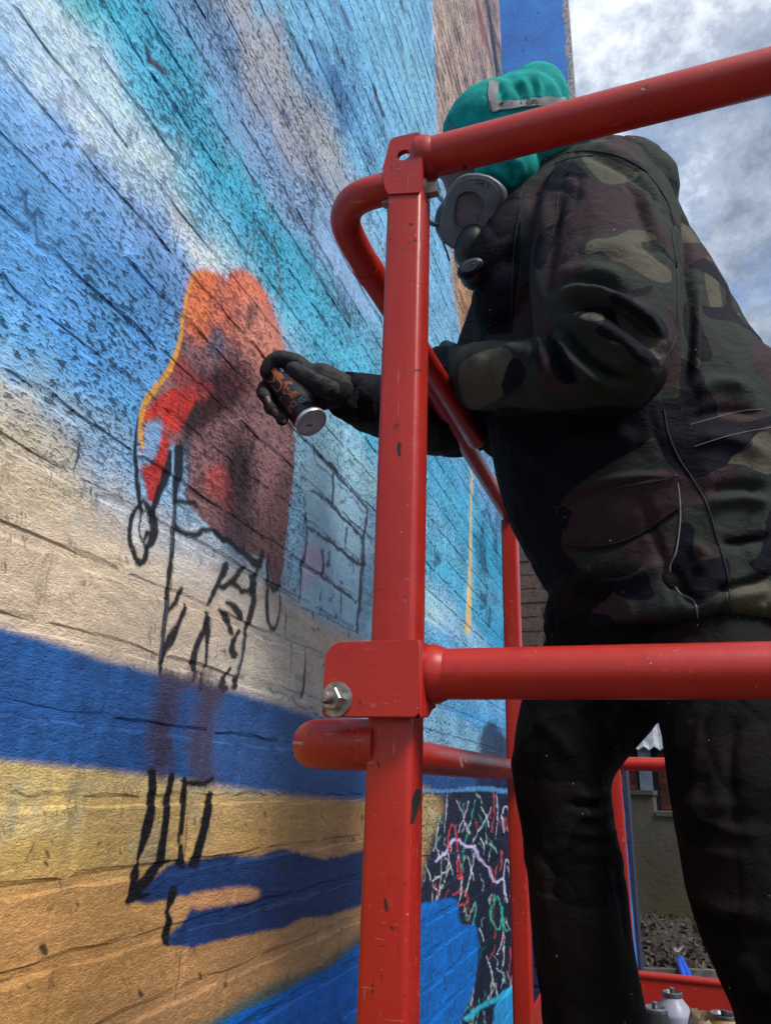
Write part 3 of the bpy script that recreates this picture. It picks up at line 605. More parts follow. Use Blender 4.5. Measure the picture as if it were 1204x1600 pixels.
def pier_material():
    m, nt, b = mat_new('pier_brick'); k = NB(nt); p = k.pos(); x, y, z = k.xyz(p)
    wob = k.math('MULTIPLY_ADD', k.noise(p, 6, 5), .5, -.25)
    raw = k.mix(k.ramp(k.noise(p, 3.7, 3), .35, .65), (.062, .028, .020, 1), (.125, .058, .038, 1)); raw = k.mix(k.ramp(k.noise(p, 45, 5, .65), .45, .7), raw, (.018, .014, .014, 1))
    blue = k.mix(k.ramp(k.noise(p, 5, 5), .3, .7), (.003, .11, .48, 1), (.006, .19, .62, 1)); blue = k.mix(k.ramp(k.noise(k.vmath('MULTIPLY', p, (9, 9, 6)), 1.0, 6, .7), .62, .66), blue, (.003, .05, .24, 1))
    navy = k.mix(k.ramp(k.noise(p, 8, 4), .3, .7), (.006, .009, .03, 1), (.012, .018, .06, 1))
    zz = k.math('ADD', z, wob)
    c = k.mix(k.ramp(zz, 3.3, 3.36), raw, blue); c = k.mix(k.ramp(zz, .16, .10), c, navy)
    edge = k.ramp(k.math('ADD', x, k.math('MULTIPLY_ADD', k.noise(k.vmath('MULTIPLY', p, (14, 14, 9)), 1.0, 5, .7), .09, -.045)), .452, .456)
    pale = k.mix(k.ramp(k.noise(p, 40, 5, .7), .4, .6), (.10, .11, .13, 1), (.34, .35, .37, 1)); c = k.mix(k.math('MULTIPLY', edge, k.ramp(zz, 2.4, 2.7)), c, pale)
    k.set(b.inputs['Base Color'], c); b.inputs['Roughness'].default_value = .6
    k.set(b.inputs['Normal'], k.bump(k.noise(p, 60, 6, .65), .5, .006)); return m
def build_pier():
    M = pier_material(); D = simple('old_mortar', (.03, .026, .026, 1), .9, bump=.4, bscale=90)
    root = empty('brick_pier', (.2, 4.0, GROUND), 'projecting brick pier at the wall end, bright blue at its top', 'pier')
    make('mortar', box((-.24, 3.9075, GROUND), (.482, 4.35, 6.5)), pier_material(), root, False)
    make('painted_render', box((-.02, 3.9, 3.34), (.488, 3.9075, 6.5)), M, root, False)
    ch = make('brick', brick_geo(.215, .066, .012, 3, .004, .002), M, root); me = ch.data; half = None; first = True; n = 0
    for ci, z in enumerate(np.arange(GROUND + .04, 3.3, .0768)):
        for (xc, Lx) in (((.102, .215), (.347, .26)) if ci % 2 else ((.0505, .105), (.215, .205), (.403, .15))):
            if first: o = ch; first = False
            else: o = bpy.data.objects.new('brick', me); COL.objects.link(o); set_parent(o, root)
            o.rotation_euler = (0, 0, -math.pi / 2); o.scale = (1, Lx / .215, 1); o.location = (xc, 3.908 + random.uniform(-.002, .002), z)
            n += 1
# ------------------------------------------------------------------ the red work platform
def dirbolt(c, axis, r, L, stud=0.0):
    axis = unit(axis); ref = Z_ if abs(axis[2]) < .9 else X_; ex = unit(np.cross(axis, ref)); ey = np.cross(axis, ex)
    hexa = [(r * math.cos(rad(60 * k)), r * math.sin(rad(60 * k))) for k in range(6)]
    g = [prism(hexa, c, ex, ey, axis, L, r * .12)]
    g.append(lathe(np.asarray(c) - axis * .002, axis, [(0, r * 1.45), (.003, r * 1.45)], 20))
    if stud: g.append(lathe(c, axis, [(L, r * .55), (L + stud * .7, r * .55), (L + stud, r * .42)], 14))
    return join(*g)
def sq_post(x, y, z0, z1, w=.038): return prism(rrect(w, w, .005, 3), (x, y, z0), X_, Y_, Z_, z1 - z0)
def build_platform():
    R = red_paint('red_paint', srgb(164, 31, 18)); ST = simple('bolt_steel', (.34, .33, .31, 1), .42, .85, .3, 120, .2); DK = simple('steel_plate', (.09, .09, .095, 1), .6, .6, .25, 14, .4, 60)
    root = empty('work_platform', (.8, 1.6, GROUND), 'red tubular guard rail work platform the painter stands in', 'platform')
    px, py = .406, .594                                       # near corner post
    pst = make('corner_post', sq_post(px, py, FLOOR, .598), R, root)
    # drilled head plate over the top of the post
    hc = at_y(630, 242, .573); outl = [at_y(u, v, .573) for u, v in ((597, 264), (601, 250), (609, 218), (614, 215), (652, 206), (657, 208), (659, 250), (659, 300), (602, 303))]
    N = 40; out = []
    for k in range(N):                                        # outline sampled by angle round the hole
        a = 2 * math.pi * k / N; d = np.array([math.cos(a), 0, math.sin(a)]); best = .02
        for i in range(len(outl)):
            p, q = outl[i] - hc, outl[(i + 1) % len(outl)] - hc; e = q - p
            den = d[0] * e[2] - d[2] * e[0]
            if abs(den) < 1e-9: continue
            t = (p[0] * e[2] - p[2] * e[0]) / den; s = (p[0] * d[2] - p[2] * d[0]) / den
            if t > 0 and -1e-6 <= s <= 1 + 1e-6: best = t
        out.append((d, best))
    V = []
    for yy in (.573, .579):
        for d, b in out: V.append(hc + d * .0072 + [0, yy - .573, 0])
        for d, b in out: V.append(hc + d * b + [0, yy - .573, 0])
    Fc = []
    for k in range(N):
        k2 = (k + 1) % N; Fc += [(k, k2, N + k2, N + k), (2 * N + k, 3 * N + k, 3 * N + k2, 2 * N + k2), (N + k, N + k2, 3 * N + k2, 3 * N + k), (k, 2 * N + k, 2 * N + k2, k2)]
    hp = make('head_plate', (V, Fc), R, root, False)
    # top bolt through the post
    b1 = at_y(598, 312, .592); b2 = at_y(674, 294, .592)
    make('bolt', dirbolt((px - .019, .594, b1[2]), (-1, 0, 0), .0085, .011, .008), ST, root)
    make('bolt', dirbolt((px + .019, .594, b2[2]), (1, 0, 0), .0085, .013), ST, root)
    # hooped top rail along the wall side
    zc = .600; hoop = [(.392, .593, zc + .004), (.372, .590, zc + .003), (.350, .591, zc + .001), (.334, .600, zc), (.323, .617, zc - .002), (.319, .645, zc - .002), (.3185, .70, zc - .001)]
    A1 = (.342, 1.222, .604)
    path = catmull(hoop, 6) + [np.array(hoop[-1]) + (np.array(A1) - np.array(hoop[-1])) * t for t in (.1, .4, .7, .985)]
    r = [.0172] * len(path); path.append(np.array(A1)); r.append(.0172)
    make('side_rail', tube(path, r, 24), R, root)
    endp = unit(np.array(A1) - np.array(hoop[-1]))
    make('end_cap', lathe(np.array(A1) - endp * .002, endp, [(0, .0176), (.004, .0176), (.008, .0158), (.0095, .010)], 24), simple('worn_edge', srgb(196, 120, 120), .4), root)
    B0, B1 = np.array([.297, .97, .636]), np.array([.337, 2.62, .637])
    make('side_rail', tube([B0 + (B1 - B0) * t for t in (0, .3, .6, 1)], .0172, 24), R, root)
    make('weld_collar', tube([np.array(hoop[-1]) + (np.array(A1) - hoop[-1]) * t for t in (-.004, .03)], .0186, 24), R, root)
    # cross top rail
    T0, T1 = np.array([px + .016, .592, .634]), np.array([1.22, .592, .648])
    make('top_rail', tube([T0, T0 + (T1 - T0) * .3, T1], .0208, 28), R, root)
    make('weld_collar', lathe(T0 - [0.004, 0, 0], (1, 0, 0), [(0, .0238), (.007, .0244), (.012, .0235), (.017, .021)], 28), R, root)
    # clamp on the post with the cross mid rail
    c0, c1 = at_y(505, 1060, .556), at_y(656, 1060, .556); zt, zb = at_y(640, 999, .556)[2], at_y(640, 1121, .556)[2]
    w = c1[0] - c0[0]; h = zt - zb; rr = .014
    prof = []
    for k in range(7): a = rad(180 - 90 * k / 6); prof.append((rr + rr * math.cos(a), h - rr + rr * math.sin(a)))
    prof += [(w - .004, h), (w - .001, h - .001), (w, h - .004), (w, .003), (w - .003, 0), (.003, 0), (0, .003)]
    g = prism(prof, (c0[0] + w / 2 * 0, .556, zb), X_, Z_, Y_, .006, .0012)
    g = ([np.asarray(v) for v in g[0]], g[1])
    pc = np.mean(np.array(prof), axis=0); g = ([v + np.array([pc[0], 0, pc[1]]) - np.array([pc[0], 0, pc[1]]) for v in g[0]], g[1])
    cl = make('clamp_plate', g, R, root)
    x1 = c1[0]
    # folded return: side wall of the clamp, cut away at its lower back corner
    sp = [(0, 0), (.022, .002), (.046, .016), (.046, h - .004), (.0, h)]
    make('clamp_plate', prism([(a, b) for a, b in sp], (x1 - .006, .557, zb), Y_, Z_, X_, .007, .001), R, root)
    make('clamp_plate', prism([(0, 0), (.002, 0), (.046, .012), (.046, .017), (.02, .004), (0, .003)], (x1 - .026, .557, zb), Y_, Z_, X_, .026), R, root)
    mz = .0845
    M0, M1 = np.array([x1 - .001, .585, mz]), np.array([1.22, .585, mz - .003])
    make('mid_rail', tube([M0, M0 + (M1 - M0) * .4, M1], .0202, 28), R, root)
    make('weld_collar', lathe(M0 - [.002, 0, 0], (1, 0, 0), [(0, .0232), (.004, .024), (.009, .0235), (.014, .0215), (.017, .0203)], 28), R, root)
    bp = at_y(523, 1092, .553)
    make('bolt', dirbolt((bp[0], .556, bp[2]), unit((-.12, -1, 0)), .0095, .011, .010), ST, root)
    # side mid rail: stub leaving the post and turning along the wall
    zc = .030; hoop = [(.392, .590, zc), (.362, .589, zc), (.344, .591, zc), (.333, .600, zc), (.3285, .618, zc), (.3285, .65, zc)]
    path = catmull(hoop, 6) + [np.array([x, y, zc + .006 * (y - .65)]) for x, y in ((.333, .9), (.332, 1.3), (.325, 1.8), (.337, 2.6))]
    make('mid_rail', tube(path, .0198, 24), R, root)
    # far posts
    make('corner_post', sq_post(.3165, 1.735, FLOOR, .622), R, root)
    make('corner_post', sq_post(.486, 2.62, FLOOR, .63), R, root)
    make('corner_post', sq_post(1.23, 2.62, FLOOR, .63), R, root); make('corner_post', sq_post(1.24, .594, FLOOR, .62), R, root)
    make('gusset', prism([(-.10, -.05), (0, 0), (.0, .045), (-.012, .03)], (.486, 2.6, .055), X_, Z_, Y_, .03), R, root)
    make('mid_rail', tube([(.486, 2.62, .085), (1.23, 2.62, .085)], .021, 20), R, root)
    make('top_rail', tube([(.337, 2.62, .637), (.6, 2.62, .637), (1.23, 2.62, .637)], .02, 20), R, root)
    make('top_rail', tube([(1.235, .594, .63), (1.235, 2.62, .637)], .02, 20), R, root); make('mid_rail', tube([(1.235, .594, .08), (1.235, 2.62, .08)], .02, 20), R, root)
    # deck, toe boards, chassis
    fl = make('floor_plate', box((.27, .57, FLOOR - .012), (1.26, 2.64, FLOOR)), DK, root, False)
    for lo, hi in (((.36, 2.56, FLOOR), (1.25, 2.572, FLOOR + .085)), ((.278, .62, FLOOR), (.286, 2.56, FLOOR + .085)), ((.44, .588, FLOOR), (1.21, .596, FLOOR + .085))):
        make('toe_board', box(lo, hi), R, root, False)
    make('toe_board', tube([(.36, 2.566, FLOOR + .088), (1.25, 2.566, FLOOR + .088)], .011, 12), R, root)
    make('chassis', join(box((.34, .75, GROUND + .14), (1.22, 2.45, GROUND + .32)), box((.42, .9, GROUND + .32), (1.14, 2.3, FLOOR - .014))), simple('chassis_grey', (.05, .05, .055, 1), .6), root, False)
    for wx in (.36, 1.2):
        for wy in (.95, 2.25): make('wheel', lathe((wx - .05, wy, GROUND + .15), (1, 0, 0), [(0, .10), (.004, .145), (.02, .15), (.08, .15), (.096, .145), (.1, .10)], 28), simple('tyre', (.02, .02, .02, 1), .85), root)
    # scuffs and chips where the photograph shows them
    BKC = simple('scuff_black', (.012, .008, .008, 1), .6); PKC = simple('scratch_pale', (.42, .22, .20, 1), .6)
    def scuffs(ob, mat, items):
        bv = bvh_of(ob.data)
        for l, r in items: ribbon('paint_scuff', bv, l, r, mat, ob, .00025, .0001, 5, 2)
    scuffs(pst, BKC, [([(622, 690), (620, 700), (622, 712)], [(627, 692), (626, 702), (626, 713)]), ([(650, 1232), (643, 1250), (641, 1288)], [(656, 1234), (655, 1255), (646, 1286)]), ([(639, 349), (642, 349), (645, 349)], [(640, 352), (642, 352), (645, 351)]), ([(648, 577), (652, 577), (657, 577)], [(648, 580), (652, 580), (657, 579)]), ([(588, 1190), (590, 1196), (591, 1200)], [(591, 1190), (593, 1195), (593, 1200)]), ([(600, 1405), (601, 1415), (603, 1424)], [(603, 1404), (605, 1414), (606, 1424)])])
    stub = [o for o in root.children if o.name.startswith('mid_rail')]
    st_ = [o for o in stub if min(v.co.x for v in o.data.vertices) < .34][0]
    scuffs(st_, PKC, [([(452, 1160), (462, 1158), (474, 1160)], [(452, 1164), (462, 1163), (474, 1164)]), ([(716, 1184), (718, 1192), (720, 1200)], [(720, 1183), (721, 1190), (724, 1197)]), ([(724, 1184), (725, 1190), (727, 1192)], [(727, 1184), (728, 1188), (729, 1192)])])
    tr = [o for o in root.children if o.name.startswith('top_rail')][0]
    scuffs(tr, PKC, [([(1001, 138), (1004, 138), (1007, 139)], [(1001, 141), (1004, 142), (1007, 142)])]); scuffs(tr, BKC, [([(700, 268), (712, 262), (730, 258)], [(700, 274), (714, 272), (730, 263)])])
    return root

# ------------------------------------------------------------------ shapes that are grown, then fused by a voxel remesh
def loft(rings, n=5, seg=22, flat=False):
    """rings: (u, v, Y, half width in photo pixels, half thickness in metres): centre on the ray through (u, v) at world Y"""
    C = []; 
    for (u, v, Y, hw, ry) in rings:
        c = at_y(u, v, Y); C.append(np.array([*c, hw * depth_of(c) / F, ry]))
    return loft3(C, n, seg, flat)
def loft3(C, n=5, seg=22, flat=False):
    q = catmull(C, n); V = []; Fc = []; path = [p[:3] for p in q]; T, _ = frames(path); prev = None
    for p, t in zip(q, T):
        vd = unit(p[:3] - CAM); a = np.cross(t, vd)
        a = unit(a) if np.linalg.norm(a) > .12 else prev
        if prev is not None and a @ prev < 0: a = -a
        prev = a; b = unit(np.cross(a, t))
        for k in range(seg):
            th = 2 * math.pi * k / seg; c, s = math.cos(th), math.sin(th)
            V.append(p[:3] + max(p[3], .002) * c * a + max(p[4], .002) * s * b)
    m = len(q)
    for end, i0, sgn in ((0, 0, -1), (1, (m - 1) * seg, 1)):       # rounded ends
        i = i0
        c = path[0 if end == 0 else -1]; r = min(q[0 if end == 0 else -1][3:5]); base = list(range(i0, i0 + seg)); t = T[0 if end == 0 else -1] * sgn
        for f, hgt in (((.8, .45), (.4, .75)) if not (flat and end) else ((.97, .02), (.85, .022))):
            b = len(V)
            for k in range(seg): V.append(c + (V[i0 + k] - c) * f + t * r * hgt)
            for k in range(seg): k2 = (k + 1) % seg; Fc.append((base[k], base[k2], b + k2, b + k))
            base = list(range(b, b + seg))
        Fc.append(tuple(base))
    for i in range(m - 1):
        for k in range(seg): k2 = (k + 1) % seg; Fc.append((i * seg + k, i * seg + k2, (i + 1) * seg + k2, (i + 1) * seg + k))
    return V, Fc
def ball(c, r, ax=None, seg=20):
    """ellipsoid, r = 3 radii, ax = 3x3 rows (defaults to the camera's right, up, forward)"""
    ax = np.stack([RT, UP, FW]) if ax is None else np.asarray(ax); V = []; Fc = []; rows = seg // 2
    for i in range(rows + 1):
        ph = math.pi * (i + .001) / (rows + .002)
        for k in range(seg):
            th = 2 * math.pi * k / seg; l = np.array([math.sin(ph) * math.cos(th) * r[0], math.cos(ph) * r[1], math.sin(ph) * math.sin(th) * r[2]])
            V.append(np.asarray(c) + l @ ax)
    for i in range(rows):
        for k in range(seg): k2 = (k + 1) % seg; Fc.append((i * seg + k, i * seg + k2, (i + 1) * seg + k2, (i + 1) * seg + k))
    Fc += [tuple(range(seg)), tuple(range(rows * seg, rows * seg + seg))]
    return V, Fc
def pball(u, v, Y, a, b, d, rot=0.0):
    c = at_y(u, v, Y); s = depth_of(c) / F; cr, sr = math.cos(rad(rot)), math.sin(rad(rot))
    return ball(c, (a * s, b * s, d), np.stack([RT * cr - UP * sr, UP * cr + RT * sr, FW]))
def fuse(geos, voxel, smooth=4, subdiv=0):
    """union of closed shapes -> one skin (numpy verts, faces)"""
    me = bpy.data.meshes.new('tmp'); vs, fs = join(*geos); me.from_pydata([tuple(map(float, v)) for v in vs], [], fs)
    bm = bmesh.new(); bm.from_mesh(me); bmesh.ops.recalc_face_normals(bm, faces=bm.faces); bm.to_mesh(me); bm.free()
    o = bpy.data.objects.new('tmp', me); COL.objects.link(o)
    md = o.modifiers.new('r', 'REMESH'); md.mode = 'VOXEL'; md.voxel_size = voxel
    if smooth: sm = o.modifiers.new('s', 'SMOOTH'); sm.iterations = smooth; sm.factor = .5
    if subdiv: sb = o.modifiers.new('d', 'SUBSURF'); sb.levels = subdiv; sb.render_levels = subdiv
    dg = bpy.context.evaluated_depsgraph_get(); m2 = bpy.data.meshes.new_from_object(o.evaluated_get(dg))
    bpy.data.objects.remove(o); bpy.data.meshes.remove(me)
    for p in m2.polygons: p.use_smooth = True
    return m2
def mesh_arrays(me):
    n = len(me.vertices); a = np.empty(n * 3, np.float32); me.vertices.foreach_get('co', a); me.update()
    b = np.empty(n * 3, np.float32); me.vertices.foreach_get('normal', b); return a.reshape(-1, 3).astype(float), b.reshape(-1, 3).astype(float)
def vnoise3(P, scale, seed=0, stretch=(1, 1, 1)):
    """cheap smooth 3-d noise in -1..1 for vertex arrays"""
    rng = np.random.RandomState(seed); K = 32; g = rng.rand(K, K, K) * 2 - 1; q = P * np.asarray(stretch) * scale + 100; i = np.floor(q).astype(int); f = q - i; f = f * f * (3 - 2 * f); i %= K; j = (i + 1) % K; r = 0
    for a in (0, 1):
        for b in (0, 1):
            for c in (0, 1):
                w = (f[:, 0] if a else 1 - f[:, 0]) * (f[:, 1] if b else 1 - f[:, 1]) * (f[:, 2] if c else 1 - f[:, 2])
                r = r + w * g[(j if a else i)[:, 0], (j if b else i)[:, 1], (j if c else i)[:, 2]]
    return r
def line_dist(U, V, pts):
    q = np.asarray(catmull([np.array(p, float) for p in pts], 6) if len(pts) > 2 else pts, float); best = np.full(U.shape, 1e9); tt = np.zeros(U.shape)
    for i in range(len(q) - 1):
        e = q[i + 1] - q[i]; wx = U - q[i][0]; wy = V - q[i][1]; t = np.clip((wx * e[0] + wy * e[1]) / (e @ e + 1e-9), 0, 1)
        d = np.hypot(wx - t * e[0], wy - t * e[1]); k = d < best; best = np.where(k, d, best); tt = np.where(k, (i + t) / (len(q) - 1), tt)
    return best, tt
def folds(me, ridges, gen=.0, gscale=9, seed=1, stretch=(1, 1, .6), gen2=.0):
    """ridges: (points in photo pixels, height in m (negative = crease), half width in px); taper to both ends"""
    P, Nn = mesh_arrays(me); U, V, T = proj(P); vd = P - CAM; vd /= np.linalg.norm(vd, axis=1)[:, None]; facing = np.clip(-(vd * Nn).sum(1) * 2.5, 0, 1)
    D = np.zeros(len(P))
    for pts, amp, w in ridges:
        d, t = line_dist(U, V, pts); D += amp * np.exp(-(d / w) ** 2) * np.clip(np.sin(np.pi * np.clip(t, .04, .96)) * 1.6, 0, 1) * facing
    if gen: D += gen * vnoise3(P, gscale, seed, stretch)
    if gen2:
        W_ = P + .02 * np.stack([vnoise3(P, 14, seed + 20), vnoise3(P, 14, seed + 21), vnoise3(P, 14, seed + 22)], 1)
        D += gen2 * np.maximum(0, 1 - 3.2 * np.abs(vnoise3(W_, gscale * 1.5, seed + 5, stretch))) - .6 * gen2 * np.maximum(0, 1 - 5 * np.abs(vnoise3(W_, gscale * 2.6, seed + 9, stretch)))
    P = P + Nn * D[:, None]; me.vertices.foreach_set('co', P.astype(np.float32).ravel()); me.update()
def bvh_of(me):
    return BVHTree.FromPolygons([v.co[:] for v in me.vertices], [p.vertices[:] for p in me.polygons])
def on_surface(bvh, pts, lift=.001):
    out = []
    for u, v in pts:
        d = Vector(unit(ray(u, v))); hit = bvh.ray_cast(Vector(CAM), d)
        if hit[0] is not None:
            n = hit[1] if hit[1].dot(d) < 0 else -hit[1]; out.append((np.array(hit[0] + n * lift), np.array(n)))
    return out
def seam(name, bvh, pts, r, mat, parent, n=8, lift=.0005):
    q = catmull([np.array(p, float) for p in pts], n); s = on_surface(bvh, q, lift)
    s = [x for i, x in enumerate(s) if i == 0 or np.linalg.norm(x[0] - s[i - 1][0]) < .05]
    if len(s) > 2: return make(name, tube([x[0] for x in s], r, 6), mat, parent)
def ribbon(name, bvh, left, right, mat, parent, lift=.002, thick=.002, n=8, m=4):
    L_ = catmull([np.array(p, float) for p in left], n); R_ = catmull([np.array(p, float) for p in right], n); V = []; Fc = []
    rows = []
    for a, b in zip(L_, R_):
        s = [on_surface(bvh, [a + (b - a) * t / m], lift) for t in range(m + 1)]
        if all(s): rows.append([x[0] for x in s])
    for row in rows: V += [p[0] for p in row]
    for row in rows: V += [p[0] - p[1] * thick for p in row]
    k = m + 1; nr = len(rows)
    for i in range(nr - 1):
        for j in range(m):
            a, b, c, d = i * k + j, i * k + j + 1, (i + 1) * k + j + 1, (i + 1) * k + j; Fc.append((a, b, c, d)); o = nr * k; Fc.append((o + d, o + c, o + b, o + a))
    o = nr * k
    for i in range(nr - 1):
        for j in (0, m): a, d = i * k + j, (i + 1) * k + j; Fc.append((a, d, o + d, o + a))
    for j in range(m):
        for i in (0, nr - 1): a, b = i * k + j, i * k + j + 1; Fc.append((a, b, o + b, o + a))
    return make(name, (V, Fc), mat, parent) if nr > 1 else None
# ------------------------------------------------------------------ the painter
CANK = .95
CAN_B = CAM + (at_y(487, 661, .95) - CAM) * CANK; CAN_T = CAM + (at_y(423, 572, .97) - CAM) * CANK
CAN_AX = unit(CAN_T - CAN_B); CAN_L = float(np.linalg.norm(CAN_T - CAN_B)); CAN_R = .0247
def px_path(pts): return [at_y(u, v, Y) for u, v, Y in pts]
FINGERS = {  # right hand: index on the nozzle, three fingers round the far side of the can, thumb along its near side
 'index': ([(484, 588, .918), (468, 570, .905), (446, 561, .897), (428, 562, .893), (418, 574, .893), (413, 584, .893)], [.0125, .0125, .0115, .0108, .0098, .0075]),
 'middle': ([(488, 592, .935), (464, 596, .962), (432, 598, .952), (414, 606, .925), (413, 618, .903), (419, 624, .892)], [.0125, .012, .011, .0105, .0095, .0075]),
 'ring': ([(496, 608, .938), (474, 618, .962), (444, 620, .95), (425, 626, .925), (423, 638, .902), (430, 643, .890)], [.012, .0115, .0108, .010, .0092, .0072]),
 'little': ([(508, 626, .936), (486, 638, .955), (460, 640, .945), (442, 645, .922), (440, 655, .901), (446, 659, .890)], [.011, .0105, .0095, .009, .0082, .0065]),
 'thumb': ([(520, 612, .915), (504, 604, .892), (484, 594, .872), (466, 582, .862), (455, 573, .862)], [.0145, .014, .0122, .0112, .0085])}
LFING = {  # left hand closed on a marker just past the cuff
 'index': ([(694, 572, 1.140), (682, 562, 1.155), (676, 556, 1.140), (681, 556, 1.115), (690, 558, 1.105)], [.011, .0105, .010, .0095, .007]),
 'middle': ([(696, 584, 1.140), (680, 578, 1.158), (672, 573, 1.140), (677, 573, 1.115), (687, 575, 1.103)], [.011, .011, .010, .0095, .007]),
 'ring': ([(698, 598, 1.140), (682, 595, 1.158), (674, 590, 1.140), (679, 590, 1.115), (689, 591, 1.103)], [.0105, .0105, .0098, .009, .007]),
 'little': ([(702, 611, 1.140), (688, 610, 1.155), (681, 606, 1.140), (685, 605, 1.118), (693, 606, 1.107)], [.0095, .0095, .009, .0082, .0065]),
 'thumb': ([(710, 568, 1.110), (700, 556, 1.095), (690, 550, 1.098), (680, 549, 1.106)], [.012, .0115, .010, .008])}
def finger_geo(path, rad_, cut=1.0, grow=0.0):
    q = catmull([np.array([*at_y(u, v, Y), r + grow]) for (u, v, Y), r in zip(path, rad_)], 6)
    m = max(3, int(len(q) * cut)); q = q[:m]; p = [x[:3] for x in q]; r = [x[3] for x in q]
    t = unit(p[-1] - p[-2]); p += [p[-1] + t * r[-1] * .5, p[-1] + t * r[-1] * .8]; r += [r[-1] * .8, r[-1] * .35]
    return tube(p, r, 12)
def palm_r(g=0.0):
    return loft3([np.array([*at_y(u, v, Y), a + g, b + g]) for u, v, Y, a, b in ((550, 615, .968, .023, .021), (542, 612, .962, .024, .021), (522, 608, .944, .030, .022), (500, 602, .932, .034, .020), (484, 596, .928, .030, .017))], 4, 16)
def palm_l(g=0.0):
    return loft3([np.array([*at_y(u, v, Y), a + g, b + g]) for u, v, Y, a, b in ((746, 588, 1.08, .027, .025), (721, 590, 1.105, .030, .023), (704, 590, 1.125, .034, .018), (694, 588, 1.138, .030, .015))], 4, 16)
TORSO = [(905, 305, 1.17, 96, .13), (905, 345, 1.17, 132, .165), (916, 430, 1.17, 160, .185), (937, 530, 1.17, 192, .19), (960, 610, 1.17, 207, .19), (998, 700, 1.16, 228, .19), (1040, 800, 1.16, 228, .19), (1072, 900, 1.16, 214, .19), (1090, 1012, 1.15, 206, .185)]
UARM = [(928, 305, 1.01, 86, .08), (940, 340, .965, 104, .088), (945, 430, .925, 114, .09), (950, 510, .895, 108, .088), (958, 565, .88, 94, .08)]
FARM = [(985, 560, .875, 62, .065), (925, 584, .875, 58, .062), (855, 586, .905, 52, .054), (800, 584, .95, 50, .050), (765, 584, .985, 53, .050), (744, 587, 1.05, 51, .047), (722, 590, 1.09, 50, .047), (703, 590, 1.12, 47, .045)]
RARM = [(850, 320, 1.38, 62, .085), (800, 480, 1.43, 64, .08), (745, 630, 1.40, 62, .068), (690, 660, 1.27, 54, .060), (640, 652, 1.15, 48, .052), (590, 636, 1.055, 46, .046), (574, 629, 1.02, 44, .043), (552, 620, .985, 37, .037), (535, 615, .96, 34, .035)]
def leg_rings():
    a = [(950, 1040, 1.16, 104, .10), (908, 1115, 1.14, 96, .095), (880, 1200, 1.12, 79, .085), (887, 1280, 1.12, 74, .078), (898, 1350, 1.12, 75, .075), (909, 1450, 1.11, 77, .075), (924, 1560, 1.11, 80, .073), (937, 1650, 1.10, 84, .07)]
    b = [(1120, 1030, 1.08, 100, .11), (1148, 1120, 1.05, 112, .105), (1152, 1200, 1.02, 108, .10), (1166, 1300, 1.01, 106, .095), (1184, 1400, 1.0, 104, .09), (1210, 1480, 1.0, 100, .085), (1243, 1560, 1.0, 97, .082), (1262, 1640, 1.0, 100, .08)]
    return a, b
def ring3(rs): return [np.array([*at_y(u, v, Y), hw * depth_of(at_y(u, v, Y)) / F, ry]) for u, v, Y, hw, ry in rs]
def legs3(sc=1.0):
    out = []
    for rs in leg_rings():
        C = ring3(rs); l = C[-1]; d = l[:3] - C[-2][:3]; d /= -d[2]
        for z, k in ((-.36, 1.0), (-.46, 1.02), (FLOOR + .045, .98)):
            if z < l[2] - .03: p = l[:3] + d * (l[2] - z) * .5; out_ = np.array([p[0], p[1], z, l[3] * k, l[4] * k]); C.append(out_)
        C = [np.array([*c[:3], c[3] * sc, c[4] * sc]) for c in C]; out.append(C)
    return out
